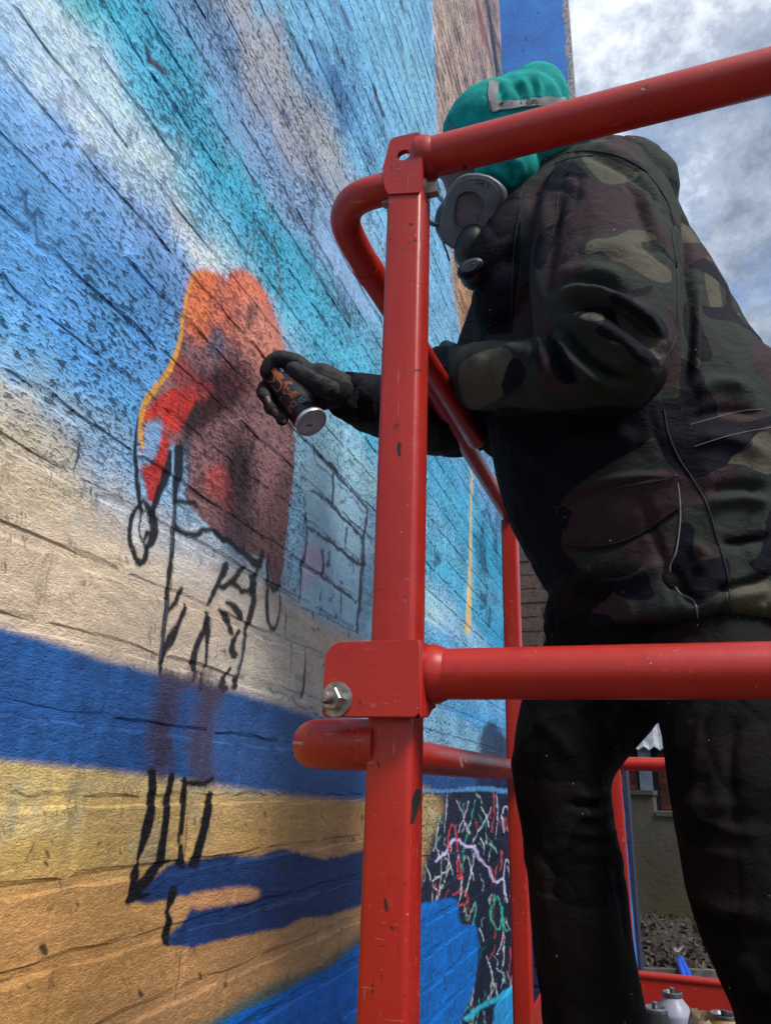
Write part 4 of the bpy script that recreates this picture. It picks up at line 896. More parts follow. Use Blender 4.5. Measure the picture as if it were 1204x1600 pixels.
def camo_attrs(me, traced=True):
    P, Nn = mesh_arrays(me); U, V, T = proj(P); vd = P - CAM; vd /= np.linalg.norm(vd, axis=1)[:, None]; face = -(vd * Nn).sum(1)
    w = P + .03 * np.stack([vnoise3(P, 11, 40), vnoise3(P, 11, 41), vnoise3(P, 11, 42)], 1)
    nf = lambda s, sc, th: (th - (vnoise3(w, sc, s, (1, 1, 1.7)) + .35 * vnoise3(w, sc * 2.2, s + 1, (1, 1, 1.7)))) * 90
    A = {'brown': nf(11, 9.5, .05), 'khaki': nf(21, 10.5, .40), 'dark': nf(31, 11.5, .30)}; N0 = {k: v.copy() for k, v in A.items()}
    if traced:
        z = lambda pts: [(780 + x / 3.7625, 220 + y / 3.7625) for x, y in pts]
        t6 = lambda pts: [(1000 + x / 3.554, 560 + y / 3.554) for x, y in pts]
        area = [(835, 235), (900, 218), (1000, 235), (1062, 300), (1064, 480), (1060, 620), (960, 632), (800, 650), (700, 650), (700, 530), (800, 520), (812, 400), (812, 300)]
        polys = {'brown': [z([(150, 330), (300, 200), (470, 170), (560, 230), (800, 270), (900, 420), (1010, 560), (1010, 640), (860, 520), (740, 520), (520, 590), (480, 640), (500, 760), (400, 820), (330, 920), (270, 860), (230, 650), (190, 500)]), [(795, 455), (820, 440), (850, 470), (862, 510), (830, 530), (795, 520)], z([(985, 1000), (1050, 1100), (1040, 1440), (900, 1440), (980, 1290)]), [(845, 545), (890, 575), (900, 610), (850, 612), (838, 580)], z([(620, 20), (760, 40), (830, 100), (740, 130), (640, 80)])],
                 'khaki': [z([(500, 625), (540, 580), (650, 570), (730, 540), (760, 525), (850, 530), (925, 570), (870, 590), (830, 600), (850, 640), (920, 700), (1000, 760), (1000, 830), (900, 820), (800, 760), (720, 715), (660, 700), (600, 650), (540, 660), (505, 670)]), z([(680, 1010), (750, 1060), (850, 1150), (980, 1180), (960, 1280), (870, 1260), (800, 1200), (720, 1110)]), z([(640, 1140), (680, 1120), (705, 1150), (690, 1200), (650, 1180)]), [(715, 588), (735, 556), (790, 543), (800, 568), (782, 600), (785, 618), (735, 640)], z([(440, 1010), (600, 1015), (612, 1050), (520, 1060)]), z([(480, 90), (560, 80), (700, 130), (820, 200), (720, 250), (620, 250), (540, 180)])],
                 'dark': [z([(370, 130), (430, 125), (470, 150), (530, 220), (480, 215), (420, 190), (400, 240), (470, 270), (505, 300), (490, 335), (440, 345), (380, 300), (320, 300), (255, 285), (250, 250), (290, 200)]), z([(640, 920), (690, 885), (780, 880), (890, 850), (895, 880), (850, 910), (790, 920), (800, 950), (900, 1000), (975, 1080), (990, 1160), (930, 1150), (850, 1080), (760, 1010), (650, 940)]), z([(440, 1040), (500, 985), (600, 975), (680, 990), (680, 1050), (740, 1120), (850, 1200), (930, 1290), (920, 1340), (800, 1290), (720, 1200), (640, 1170), (560, 1120), (610, 1060), (600, 1010), (520, 1010)]), z([(230, 560), (330, 480), (370, 400), (350, 540), (290, 660), (250, 760), (200, 720)]), [(855, 525), (880, 545), (900, 590), (880, 600), (858, 570)], [(800, 560), (820, 575), (815, 600), (790, 620), (785, 595)]]}
        d_area = sdf_poly(U, V, area); arm = (face > .02) & (d_area < 0) & (P[:, 1] < 1.08)
        for k in A:
            d = np.full(U.shape, 60.0)
            for pl in polys[k]: d = np.minimum(d, sdf_poly(U, V, smoothpoly(pl)))
            A[k] = np.where(arm, np.clip(d, -60, 60), A[k])
        # torso, right half
        tor = {'brown': [t6([(210, 180), (420, 200), (600, 250), (725, 330), (725, 420), (620, 430), (560, 520), (440, 590), (540, 640), (350, 700), (260, 600), (200, 380)]), [(880, 770), (1000, 745), (1062, 752), (1058, 800), (960, 850), (885, 850)], t6([(290, 1080), (330, 1030), (440, 1040), (430, 1090), (320, 1110)])],
               'khaki': [t6([(440, 580), (560, 520), (620, 480), (625, 430), (725, 425), (725, 640), (560, 590)]), t6([(475, 1290), (600, 1250), (725, 1240), (725, 1500), (600, 1530), (540, 1480)]), [(1105, 400), (1122, 440), (1128, 500), (1110, 480), (1100, 430)]],
               'dark': [t6([(600, 1130), (660, 1090), (690, 960), (725, 840), (740, 1180), (650, 1190)]), t6([(220, 920), (300, 950), (290, 1060), (330, 1120), (480, 1110), (480, 1260), (330, 1340), (170, 1240), (170, 1140)]), [(1060, 560), (1100, 590), (1090, 640), (1070, 660), (1056, 620)], [(1070, 470), (1100, 520), (1112, 560), (1090, 560), (1068, 520)], t6([(470, 1010), (600, 980), (690, 1000), (600, 1020), (480, 1030)])]}
        tm = (face > .02) & ~arm & (U > 1050) & (V > 380); tm2 = (face > .02) & ~arm & (U <= 1062) & (V > 630)
        tor['dark'] += [[(740, 640), (1020, 640), (1010, 690), (960, 720), (900, 760), (870, 800), (880, 860), (900, 880), (900, 930), (960, 1000), (850, 1010), (790, 860), (740, 700)], [(700, 470), (800, 470), (800, 530), (735, 560)], [(690, 640), (760, 600), (800, 640), (780, 740), (700, 730)]]  # blackness of the shaded lower front and far sleeve painted into the cloth
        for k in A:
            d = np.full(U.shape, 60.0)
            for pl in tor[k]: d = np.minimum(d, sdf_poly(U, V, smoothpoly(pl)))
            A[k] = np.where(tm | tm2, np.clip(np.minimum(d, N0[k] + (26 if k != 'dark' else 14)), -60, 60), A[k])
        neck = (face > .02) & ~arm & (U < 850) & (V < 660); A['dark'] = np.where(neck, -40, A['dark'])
    for k, v in A.items():
        at = me.attributes.new('camo_' + k, 'FLOAT', 'POINT'); at.data.foreach_set('value', v.astype(np.float32))
def camo_material(name='camouflage_cloth', dim=1.0):
    m, nt, b = mat_new(name); k = NB(nt); p = k.pos()
    def mask(n):
        a = k.n('ShaderNodeAttribute'); a.attribute_name = 'camo_' + n; return k.ramp(a.outputs['Fac'], .8, -.8)
    d = lambda c: tuple(x * dim for x in c) + (1,)
    c = k.mix(mask('brown'), d((.042, .052, .045)), d((.064, .038, .044))); c = k.mix(mask('khaki'), c, d((.15, .14, .105))); c = k.mix(mask('dark'), c, d((.006, .006, .017)))
    c = k.mix(k.math('MULTIPLY', k.ramp(k.noise(p, 26, 5, .65), .45, .75), .35), c, d((.02, .019, .02)))
    sp = k.noise(k.vmath('ADD', p, (2.2, .3, 5)), 120, 2, .5); c = k.mix(k.ramp(sp, .765, .785), c, (.34, .32, .33, 1))
    k.set(b.inputs['Base Color'], c); b.inputs['Roughness'].default_value = .82; b.inputs['Specular IOR Level'].default_value = .12
    wv = k.noise(k.vmath('MULTIPLY', p, (900, 900, 900)), 1.0, 2, .5); cr = k.noise(k.vmath('MULTIPLY', p, (34, 34, 50)), 1.0, 5, .6, .6)
    k.set(b.inputs['Normal'], k.bump(k.math('MULTIPLY_ADD', wv, .08, cr), .5, .009)); return m
def plate(pts, inner, c, Y, thick, depth_in, mat, name, parent, round_=.004, M=48):
    """moulded cover facing the camera: outline -> raised rim -> recessed window"""
    cc = at_y(c[0], c[1], Y); n = unit(CAM - cc); n = unit(n + .18 * RT * -1 + .1 * UP)
    def on(u, v, lift): d = ray(u, v); t = ((cc - CAM) @ n) / (d @ n); return CAM + d * t + n * lift
    def resample(poly, sm=True):
        P = np.asarray(smoothpoly(poly, 6) if sm else poly, float); ang = np.arctan2(P[:, 1] - c[1], P[:, 0] - c[0]); out = []
        for k in range(M):
            a = -math.pi + 2 * math.pi * k / M; d = np.array([math.cos(a), math.sin(a)]); best = 10
            for i in range(len(P)):
                p, q = P[i] - c, P[(i + 1) % len(P)] - c; e = q - p; den = d[0] * e[1] - d[1] * e[0]
                if abs(den) < 1e-9: continue
                t = (p[0] * e[1] - p[1] * e[0]) / den; s = (p[0] * d[1] - p[1] * d[0]) / den
                if t > 0 and -1e-6 <= s <= 1 + 1e-6: best = t
            out.append(np.array(c) + d * best)
        return out
    O = resample(pts, False); I = resample(inner); cen = np.array(c, float); rows = []
    rows.append([on(*p, -thick) for p in O]); rows.append([on(*p, -round_) for p in O]); rows.append([on(*(cen + (p - cen) * .965), -round_ * .25) for p in O]); rows.append([on(*(cen + (p - cen) * .93), 0) for p in O])
    rows.append([on(*(cen + (p - cen) * 1.10), 0) for p in I]); rows.append([on(*(cen + (p - cen) * 1.05), .0016) for p in I]); rows.append([on(*p, .0008) for p in I]); rows.append([on(*(cen + (p - cen) * .97), -depth_in) for p in I])
    V = [v for r in rows for v in r]; Fc = []
    for i in range(len(rows) - 1):
        for k in range(M): k2 = (k + 1) % M; Fc.append((i * M + k, i * M + k2, (i + 1) * M + k2, (i + 1) * M + k))
    Fc.append(tuple(range(M))); Fc.append(tuple((len(rows) - 1) * M + k for k in range(M)))
    return make(name, (V, Fc), mat, parent), on
def build_person():
    SK = simple('skin', (.14, .072, .05, 1), .55, var=.15, scale=60, bump=.15, bscale=300)
    CA = camo_material('camouflage_cloth', .48); BK = simple('black_glove', (.016, .016, .019, 1), .75, var=.3, scale=60, bump=.5, bscale=260, spec=.3)
    TR = simple('black_trousers', (.014, .013, .013, 1), .9, var=.3, scale=30, bump=.4, bscale=420, spec=.15)
    TL = simple('teal_fleece', (.010, .27, .245, 1), .95, var=.16, scale=25, bump=.6, bscale=520, spec=.15)
    GR = simple('mask_grey', (.085, .087, .10, 1), .5, var=.12, scale=40, bump=.12, bscale=300); GD = simple('mask_window', (.105, .086, .096, 1), .75, var=.2, scale=50, bump=.3, bscale=200)
    RB = simple('black_rubber', (.012, .012, .014, 1), .5, var=.2, scale=60); TH = simple('seam_thread', (.012, .011, .014, 1), .9); PL = simple('pale_edge', (.15, .14, .125, 1), .8)
    BL = simple('blue_disc', (.03, .05, .085, 1), .45, var=.4, scale=240, bump=.5, bscale=500); BTM = simple('boot_leather', (.03, .022, .016, 1), .6)
    # ---- body: one skin, mostly inside the clothes
    sh = lambda rs, k: [(u, v, Y, hw * k, ry * k) for u, v, Y, hw, ry in rs]
    lg = legs3(.66); g = [loft3([np.array([*at_y(600, 632, 1.05), .022, .020]), np.array([*at_y(520, 607, .944), .021, .018])]), loft(sh(TORSO[1:], .72)), loft(sh(UARM, .55)), loft(sh(FARM, .55)), loft(sh(RARM[:-1], .6)), palm_r(-.002), palm_l(-.002)] + [loft3(l) for l in lg]
    g += [finger_geo(p, r, 1.0, -.0016) for p, r in list(FINGERS.values()) + list(LFING.values())]
    hd = at_y(752, 246, 1.06)
    g += [pball(752, 240, 1.06, 66, 74, .085, 18), pball(742, 262, 1.05, 54, 60, .07), loft([(800, 260, 1.09, 58, .06), (850, 340, 1.13, 62, .065), (880, 400, 1.16, 70, .08)]), pball(684, 262, 1.03, 10, 16, .014, 20), pball(700, 238, 1.045, 16, 9, .05)]
    for l in lg: f = l[-1]; g.append(loft3([np.array([f[0] + .06, f[1], FLOOR + .05, .04, .045]), np.array([f[0] - .02, f[1], FLOOR + .045, .045, .035]), np.array([f[0] - .14, f[1], FLOOR + .03, .04, .022])]))
    body = fuse(g, .0055, 3); person = link_mesh('person', body, SK)
    tag(person, 'painter in camouflage jacket, teal hood and grey respirator spraying the mural', 'person')
    # ---- trousers
    L3 = legs3(1.0); pel = [loft([(1060, 930, 1.13, 165, .15), (1040, 990, 1.12, 190, .15), (1030, 1030, 1.11, 190, .10)])]
    me = fuse(pel + [loft3(l, 6, 26) for l in L3], .0075, 5, 1)
    folds(me, [([(960, 1235), (930, 1245), (895, 1240)], .006, 7), ([(968, 1262), (935, 1275), (895, 1268)], .006, 8), ([(972, 1295), (940, 1305), (890, 1300)], .005, 8), ([(976, 1330), (950, 1340), (900, 1330)], .004, 9), ([(960, 1250), (925, 1260), (880, 1255)], -.005, 6),
               ([(1150, 1490), (1172, 1520), (1195, 1570)], .008, 14), ([(1060, 1300), (1100, 1330), (1160, 1340)], .006, 14), ([(1050, 1230), (1110, 1260), (1180, 1250)], .005, 14), ([(830, 1120), (870, 1150), (900, 1200)], .006, 12), ([(1075, 1380), (1130, 1420), (1190, 1430)], .009, 14), ([(1085, 1420), (1140, 1455), (1204, 1465)], -.008, 9), ([(1062, 1240), (1120, 1290), (1190, 1310)], .007, 12), ([(1100, 1120), (1090, 1220), (1110, 1330)], .006, 12), ([(1150, 1110), (1140, 1200), (1160, 1330)], -.006, 9), ([(845, 1300), (850, 1400), (870, 1520)], .004, 10), ([(960, 1340), (975, 1420), (985, 1500)], -.004, 6)], .0045, 9, 3, gen2=.0032)
    camo_attrs(me, False)
    for k, off in (('khaki', 18), ('brown', -6), ('dark', -16)):
        a = me.attributes['camo_' + k]; v = np.empty(len(a.data), np.float32); a.data.foreach_get('value', v); v += off; a.data.foreach_set('value', v)
    link_mesh('trousers', me, camo_material('dark_camouflage_trousers', .11), person)
    for l in L3:
        f = l[-1]; b = fuse([loft3([np.array([f[0] + .01, f[1], FLOOR + .14, .062, .062]), np.array([f[0] + .01, f[1], FLOOR + .07, .058, .055])]), loft3([np.array([f[0] + .065, f[1], FLOOR + .05, .05, .048]), np.array([f[0] - .04, f[1], FLOOR + .048, .055, .046]), np.array([f[0] - .16, f[1], FLOOR + .034, .05, .03])])], .006, 3)
        link_mesh('boot', b, BTM, person)
    # ---- jacket
    collar = [loft([(822, 338, 1.0, 30, .028), (795, 358, .99, 34, .028), (770, 390, .985, 34, .03), (748, 428, .995, 30, .03)]), pball(812, 405, 1.06, 66, 92, .10), pball(790, 470, 1.06, 55, 60, .09), loft([(815, 330, 1.0, 30, .03), (855, 302, 1.02, 34, .035), (905, 272, 1.06, 34, .04), (945, 266, 1.10, 38, .05)]), pball(966, 312, 1.12, 88, 88, .11), pball(795, 650, 1.28, 62, 72, .1)]
    me = fuse([loft(TORSO, 6, 30, True), loft(UARM, 6, 26), loft(FARM, 6, 24, True), loft(RARM, 6, 22, True)] + collar, .0062, 2, 1)
    R_ = []
    # sleeve: creases at the elbow, drag lines down the upper arm, gathered cuff
    R_ += [([(872, 470), (905, 458), (950, 470), (1000, 500), (1040, 535)], .013, 15), ([(885, 488), (925, 478), (975, 505), (1030, 552)], -.012, 9), ([(880, 515), (900, 545), (940, 580), (985, 598)], -.013, 9), ([(890, 500), (930, 510), (980, 545), (1015, 580)], .010, 20), ([(876, 530), (900, 570), (950, 600)], .012, 12), ([(840, 530), (855, 560), (868, 600)], .009, 9), ([(835, 525), (842, 560), (850, 590)], -.009, 7), ([(862, 530), (880, 575), (905, 605)], -.010, 8),
           ([(812, 540), (800, 575), (815, 612)], .006, 12), ([(755, 550), (748, 580), (758, 625)], .005, 10), ([(730, 560), (728, 590), (734, 625)], -.004, 6), ([(780, 545), (820, 555), (850, 545)], .006, 12),
           ([(862, 290), (850, 350), (842, 420), (840, 470)], .007, 10), ([(880, 300), (868, 360), (858, 430), (858, 470)], -.007, 9), ([(1000, 290), (1020, 340), (1035, 400)], .006, 12), ([(985, 290), (1005, 345), (1025, 410)], -.005, 9), ([(900, 400), (950, 390), (1010, 405)], .004, 18), ([(870, 440), (920, 425), (980, 440)], .006, 16), ([(880, 455), (930, 445), (985, 462)], -.006, 10),
           ([(905, 245), (960, 258), (1010, 290), (1040, 330)], -.006, 7), ([(915, 232), (970, 242), (1015, 270)], .005, 10)]
    # jacket body
    R_ += [([(1064, 320), (1072, 400), (1078, 500), (1072, 600)], -.010, 9), ([(1090, 440), (1082, 520), (1088, 600)], .008, 12), ([(1080, 620), (1120, 600), (1170, 612)], .008, 14), ([(1070, 660), (1130, 640), (1190, 650)], -.006, 10), ([(1080, 690), (1140, 690), (1204, 720)], .006, 14), ([(1100, 770), (1150, 760), (1204, 764)], -.008, 12), ([(1100, 790), (1160, 780), (1204, 790)], .007, 12), ([(1120, 850), (1170, 845), (1204, 838)], -.007, 10), ([(1110, 925), (1160, 912), (1204, 900)], -.009, 8), ([(1120, 940), (1170, 930), (1204, 922)], .006, 12),
           ([(870, 700), (930, 680), (1000, 690)], .007, 16), ([(800, 690), (860, 730), (900, 800)], .007, 18), ([(880, 850), (940, 905), (1000, 900), (1050, 860)], .006, 14), ([(880, 770), (960, 750), (1060, 745)], .006, 9), ([(885, 860), (960, 850), (1055, 800)], -.006, 8), ([(990, 760), (1030, 860), (1060, 960)], -.005, 10), ([(1075, 850), (1100, 870), (1085, 900)], .006, 12), ([(1050, 880), (1070, 930), (1100, 945)], -.007, 9)]
    R_ += [([(552, 588), (546, 615), (550, 650)], .005, 7), ([(566, 590), (560, 618), (566, 660)], -.005, 6), ([(580, 590), (575, 625), (584, 672)], .005, 8), ([(690, 640), (700, 680), (720, 712)], .006, 10)]
    folds(me, [(a, b * 1.35, c * .85) for a, b, c in R_], .0035, 7, 2, (1, 1, .55), gen2=.0038)
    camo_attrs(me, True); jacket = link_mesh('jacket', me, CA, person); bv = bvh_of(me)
    for pts, r in (([(830, 262), (858, 250), (890, 238), (925, 236), (965, 244), (1005, 266), (1040, 312), (1052, 352)], .0012), ([(838, 272), (862, 258), (892, 247), (925, 243)], .0009), ([(822, 300), (806, 360), (800, 430), (798, 500)], .0012), ([(836, 296), (818, 360), (812, 430), (808, 490)], .0009), ([(1048, 360), (1056, 420), (1057, 480), (1053, 530), (1030, 572)], .0010), ([(872, 300), (868, 340), (862, 370)], .0008),
                   ([(1036, 640), (1044, 680), (1062, 720), (1082, 750), (1104, 790), (1122, 850), (1136, 900), (1142, 950), (1150, 1000)], .0013), ([(806, 452), (815, 447), (826, 440)], .001)): seam('seam', bv, pts, r, TH, jacket)
    for pts, r in (([(1055, 742), (1060, 770), (1062, 810), (1056, 860), (1046, 890), (1060, 926), (1084, 940), (1092, 980), (1100, 1000)], .0012), ([(1078, 664), (1120, 652), (1160, 642), (1190, 640)], .0006), ([(1084, 698), (1120, 686), (1160, 676), (1204, 668)], .0006)): seam('piping', bv, pts, r, PL, jacket)
    ribbon('pocket_flap', bv, [(868, 792), (930, 770), (1000, 752), (1058, 744)], [(884, 852), (945, 850), (1005, 832), (1060, 796)], CA, jacket, .004, .006)
    fl = [o for o in COL.objects if o.name.startswith('pocket_flap')][-1]; camo_attrs(fl.data, True)
    for pts in ([(886, 850), (945, 848), (1005, 830), (1058, 796)], [(868, 794), (930, 772), (1000, 754), (1056, 746)]): seam('seam', bv, pts, .0010, TH, jacket, lift=.0055)
    cuff = [np.array(p) for p in px_path([(531, 592, .955), (524, 615, .944), (530, 642, .945)])]
    # ---- gloves: cut fingers on the right hand
    g = [palm_r(.0022)] + [finger_geo(p, r, .995 if n in ('index', 'thumb') else .93, .0016) for n, (p, r) in FINGERS.items()]
    me = fuse(g, .0036, 3, 1); folds(me, [([(505, 585), (500, 600), (508, 620)], .002, 5), ([(520, 590), (516, 606), (522, 626)], -.002, 5), ([(470, 565), (480, 580), (498, 590)], .002, 4)], .0010, 60, 5, gen2=.0008); link_mesh('glove', me, BK, person)
    g = [palm_l(.0022)] + [finger_geo(p, r, 1.0, .0016) for p, r in LFING.values()]
    link_mesh('glove', fuse(g, .0036, 3, 1), BK, person)
    # ---- hood
    g = [pball(778, 216, 1.06, 89, 80, .105, 14), pball(834, 172, 1.10, 55, 67, .085, 6), pball(856, 240, 1.07, 72, 52, .10, -14), pball(792, 268, 1.02, 54, 46, .07, 30), pball(812, 196, 1.07, 72, 74, .10)]
    me = fuse(g, .005, 6, 1)
    folds(me, [([(775, 128), (784, 150), (778, 178)], -.008, 7), ([(800, 128), (812, 146), (815, 165)], -.006, 5), ([(826, 118), (835, 140), (832, 160)], -.006, 6), ([(845, 116), (852, 138), (850, 162)], -.006, 6), ([(812, 120), (824, 140), (824, 160)], .004, 6), ([(838, 112), (844, 136), (842, 160)], .004, 6), ([(862, 122), (866, 140), (868, 160)], .004, 6), ([(760, 150), (754, 168), (745, 185)], .004, 7), ([(698, 185), (704, 196), (704, 210)], -.005, 4), ([(690, 190), (694, 204), (694, 214)], .003, 4), ([(735, 165), (725, 180), (722, 200)], -.004, 7),
               ([(765, 262), (785, 275), (800, 296)], .005, 6), ([(790, 252), (800, 270), (798, 292)], -.006, 5), ([(806, 246), (815, 262), (815, 280)], .004, 7), ([(890, 210), (905, 220), (915, 224)], -.003, 5)], .0016, 14, 9, gen2=.0008)
    ST_ = simple('grey_strap', (.24, .235, .24, 1), .95, var=.08, spec=.1)
    hood = link_mesh('hood', me, TL, person); hb = bvh_of(me)
    ribbon('strap', hb, [(764, 128), (762, 150), (764, 172)], [(780, 130), (775, 150), (779, 168)], ST_, hood, .003, .003, 6); ribbon('strap', hb, [(764, 158), (800, 160), (835, 155), (880, 152)], [(768, 176), (800, 171), (835, 167), (880, 166)], ST_, hood, .0045, .003, 6)
    MK = simple('strap_print', (.03, .03, .035, 1), .6)
    for pts in ([(786, 164), (789, 164)], [(797, 163), (799, 163)], [(811, 162), (812, 165)], [(822, 159), (830, 158)], [(822, 165), (830, 164)], [(822, 159), (822, 165)], [(830, 158), (830, 164)], [(835, 158), (839, 164)], [(780, 160), (780, 172)], [(776, 164), (784, 164)]):
        seam('print_mark', hb, [pts[0], ((pts[0][0] + pts[1][0]) / 2, (pts[0][1] + pts[1][1]) / 2 + .01), pts[1]], .0007, MK, hood, 4, .0055)
    # ---- respirator
    resp = link_mesh('respirator', fuse([pball(716, 330, 1.0, 27, 52, .05, 12), pball(735, 385, 1.0, 26, 34, .045, 20), pball(745, 428, 1.0, 27, 25, .035, -20), pball(762, 440, 1.02, 26, 24, .04), pball(700, 345, 1.015, 22, 30, .04)], .004, 4), RB, person)
    out = [(732, 270), (748, 270), (764, 274), (778, 282), (788, 294), (786, 304), (768, 346), (744, 398), (736, 405), (726, 401), (694, 381), (686, 372), (684, 362), (688, 338), (697, 306), (703, 293), (711, 280), (720, 273)]
    inn = [(725, 301), (738, 300), (750, 307), (754, 320), (748, 336), (740, 354), (728, 360), (714, 356), (709, 342), (711, 322), (716, 307)]
    cv, on = plate(out, inn, (731, 331), .955, .045, .005, GR, 'filter_cover', resp)
    make('filter_window', ([on(*p, -.0042) for p in smoothpoly(inn, 4)], [tuple(range(len(inn) * 4))]), GD, resp, False)
    base = [on(*p, -.016) for p in out]
    for pts in ([(742, 283), (746, 280), (750, 283), (747, 288), (742, 286)], [(754, 282), (753, 291)], [(751, 286), (757, 287)], [(760, 286), (764, 291), (759, 294)]):
        make('embossed_mark', tube([on(*p, .0006) for p in pts], .0006, 5), RB, resp)
    make('rim_line', tube([on(*p, .0002) for p in catmull([np.array(q, float) for q in ((703, 300), (716, 286), (736, 279), (756, 280), (770, 288), (778, 300))], 6)], .0009, 6), simple('rim_grey', (.22, .22, .24, 1), .5), resp)
    dc = at_y(734, 416, .955); dn = unit(CAM - dc + .3 * UP); ex = unit(np.cross(dn, UP)); ey = np.cross(ex, dn); tilt = rad(-25)
    e1 = ex * math.cos(tilt) + ey * math.sin(tilt); e2 = -ex * math.sin(tilt) + ey * math.cos(tilt)
    el = [(.0165 * math.cos(a), .0088 * math.sin(a)) for a in np.linspace(0, 2 * math.pi, 28, endpoint=False)]
    make('valve_disc', prism(el, dc - dn * .012, e1, e2, dn, .014, .0015), BL, resp); make('valve_housing', prism([(x * 1.35, y * 1.5) for x, y in el], dc - dn * .03, e1, e2, dn, .024, .003), RB, resp)
    for a, b in (((-.008, -.001), (-.004, .002)), ((-.002, .002), (.000, -.002)), ((.003, .002), (.006, -.002)), ((.006, .002), (.003, -.002))):
        make('embossed_mark', tube([dc + dn * .0022 + e1 * a[0] + e2 * a[1], dc + dn * .0022 + e1 * b[0] + e2 * b[1]], .0005, 5), GR, resp)
    make('face_strap', tube(catmull(px_path([(664, 340, .98), (676, 350, .975), (690, 351, .97), (699, 340, .965), (702, 322, .965)]), 6), .0042, 8), RB, resp)
    gl = simple('safety_glasses', (.05, .055, .065, 1), .2)
    make('goggles', tube(catmull(px_path([(676, 296, .985), (686, 308, .975), (697, 322, .968), (704, 332, .965)]), 6), .0036, 8), gl, person)
    make('drawcord', tube(catmull(px_path([(684, 352, .975), (690, 372, .98), (698, 395, .99), (702, 408, 1.0)]), 5), .0016, 6), RB, person)
    return person

def text_mesh(txt, size, extrude=.0002):
    cu = bpy.data.curves.new('t', 'FONT'); cu.body = txt; cu.size = size; cu.extrude = extrude; cu.resolution_u = 2; o = bpy.data.objects.new('t', cu); COL.objects.link(o)
    me = bpy.data.meshes.new_from_object(o.evaluated_get(bpy.context.evaluated_depsgraph_get())); bpy.data.objects.remove(o); return me
def build_can():
    BK = simple('can_black', (.010, .011, .016, 1), .32, .25, .2, 60); WH = simple('can_base', (.42, .41, .50, 1), .45, .1, .15, 40); RIM = simple('can_rim', (.62, .62, .68, 1), .3, .6)
    OR_ = simple('orange_print', (.55, .13, .025, 1), .5); WP = simple('white_print', (.5, .5, .55, 1), .5); CAP = simple('nozzle', (.02, .02, .02, 1), .5); RG = simple('cup_ring', (.30, .26, .18, 1), .4, .6)
    root = empty('spray_can', CAN_B, 'black spray can with orange print held against the mural in a gloved hand', 'spray can')
    L, r = CAN_L * .80, CAN_R
    body = make('can_body', lathe(CAN_B, CAN_AX, [(.003, r * .9), (.004, r), (L, r), (L + .006, r * .97)], 40), BK, root)
    make('base_disc', lathe(CAN_B, CAN_AX, [(.0012, r * .1), (.0006, r * .6), (.0014, r * .9), (.003, r * .9)], 40), WH, root)
    make('base_rim', lathe(CAN_B, CAN_AX, [(.003, r * .93), (.0002, r * .95), (.0, r * 1.0), (.002, r * 1.025), (.0045, r * 1.015), (.006, r)], 40), RIM, root)
    make('dome', lathe(CAN_B, CAN_AX, [(L + .005, r * .97), (L + .014, r * .8), (L + .020, r * .5), (L + .022, r * .42)], 32), BK, root)
    make('cup_ring', lathe(CAN_B, CAN_AX, [(L + .0, r * 1.0), (L + .002, r * 1.05), (L + .006, r * 1.05), (L + .008, r * .98)], 32), RG, root)
    make('nozzle', lathe(CAN_B, CAN_AX, [(L + .021, .0075), (L + .034, .0075), (L + .036, .006)], 18), CAP, root)
    # print wrapped round the side that faces the camera
    toc = CAM - CAN_B; toc = unit(toc - CAN_AX * (toc @ CAN_AX)); side = np.cross(CAN_AX, toc)
    def wrap(s, a, lift): th = s / r; return CAN_B + CAN_AX * a + (r + lift) * (math.cos(th) * toc + math.sin(th) * side)
    tst = 1 if (side @ RT) > 0 else -1
    me = text_mesh('BLACK', .0255, .0)                       # reads from the base towards the nozzle
    for v in me.vertices:
        x, y = v.co.x, v.co.y; a = .022 + x * 1.12; s = (-.0008 - y) * tst; v.co = wrap(s, a, .00035)
    link_mesh('lettering', me, simple('brown_print', (.30, .10, .05, 1), .5), root)
    V = []; Fc = []
    def strip(s0, a0, s1, a1, lift=.0003):
        b = len(V); n = 4
        for i in range(n + 1): s = s0 + (s1 - s0) * i / n; V.append(wrap(s * tst, a0, lift)); V.append(wrap(s * tst, a1, lift))
        for i in range(n): Fc.append((b + 2 * i, b + 2 * i + 2, b + 2 * i + 3, b + 2 * i + 1))
    rr = random.Random(3)
    for i in range(15):
        a = .040 + i * .0031; w = .0075 + .006 * math.sin(i * .75 + .4) + rr.uniform(-.001, .001)
        n = 5
        for j in range(n):
            if rr.random() < .85: strip(-.0008 + w * j / n, a, -.0008 + w * (j + .72) / n, a + .0020)
    for j in range(4): strip(-.0035 + j * .0028, .088, -.0022 + j * .0028, .122 if j != 3 else .104)
    make('emblem', (V, Fc), OR_, root, False); V = []; Fc = []
    for a0, s0, n in ((.030, .003, 7), (.0265, .002, 9), (.0225, .005, 6), (.033, .006, 5)):
        for j in range(n): strip(s0 + j * .0014, a0, s0 + j * .0014 + .0009, a0 + .0016)
    for a0 in (.104, .109): strip(.009, a0, .013, a0 + .002)
    make('small_print', (V, Fc), WP, root, False)
    # stamp on the base (the square code in the photograph is left out)
    ex = unit(np.cross(CAN_AX, UP)); ey = np.cross(CAN_AX, ex); V = []; Fc = []
    for j in range(5):
        p = CAN_B + ex * (-.002 + .002 * j) * -1 + ey * (.003 + .0012 * (j % 2)) + CAN_AX * .0003; b = len(V)
        for dx, dy in ((0, 0), (.0012, 0), (.0012, .003), (0, .003)): V.append(p + ex * dx + ey * dy)
        Fc.append((b, b + 1, b + 2, b + 3))
    make('base_stamp', (V, Fc), BK, root, False)
    return root
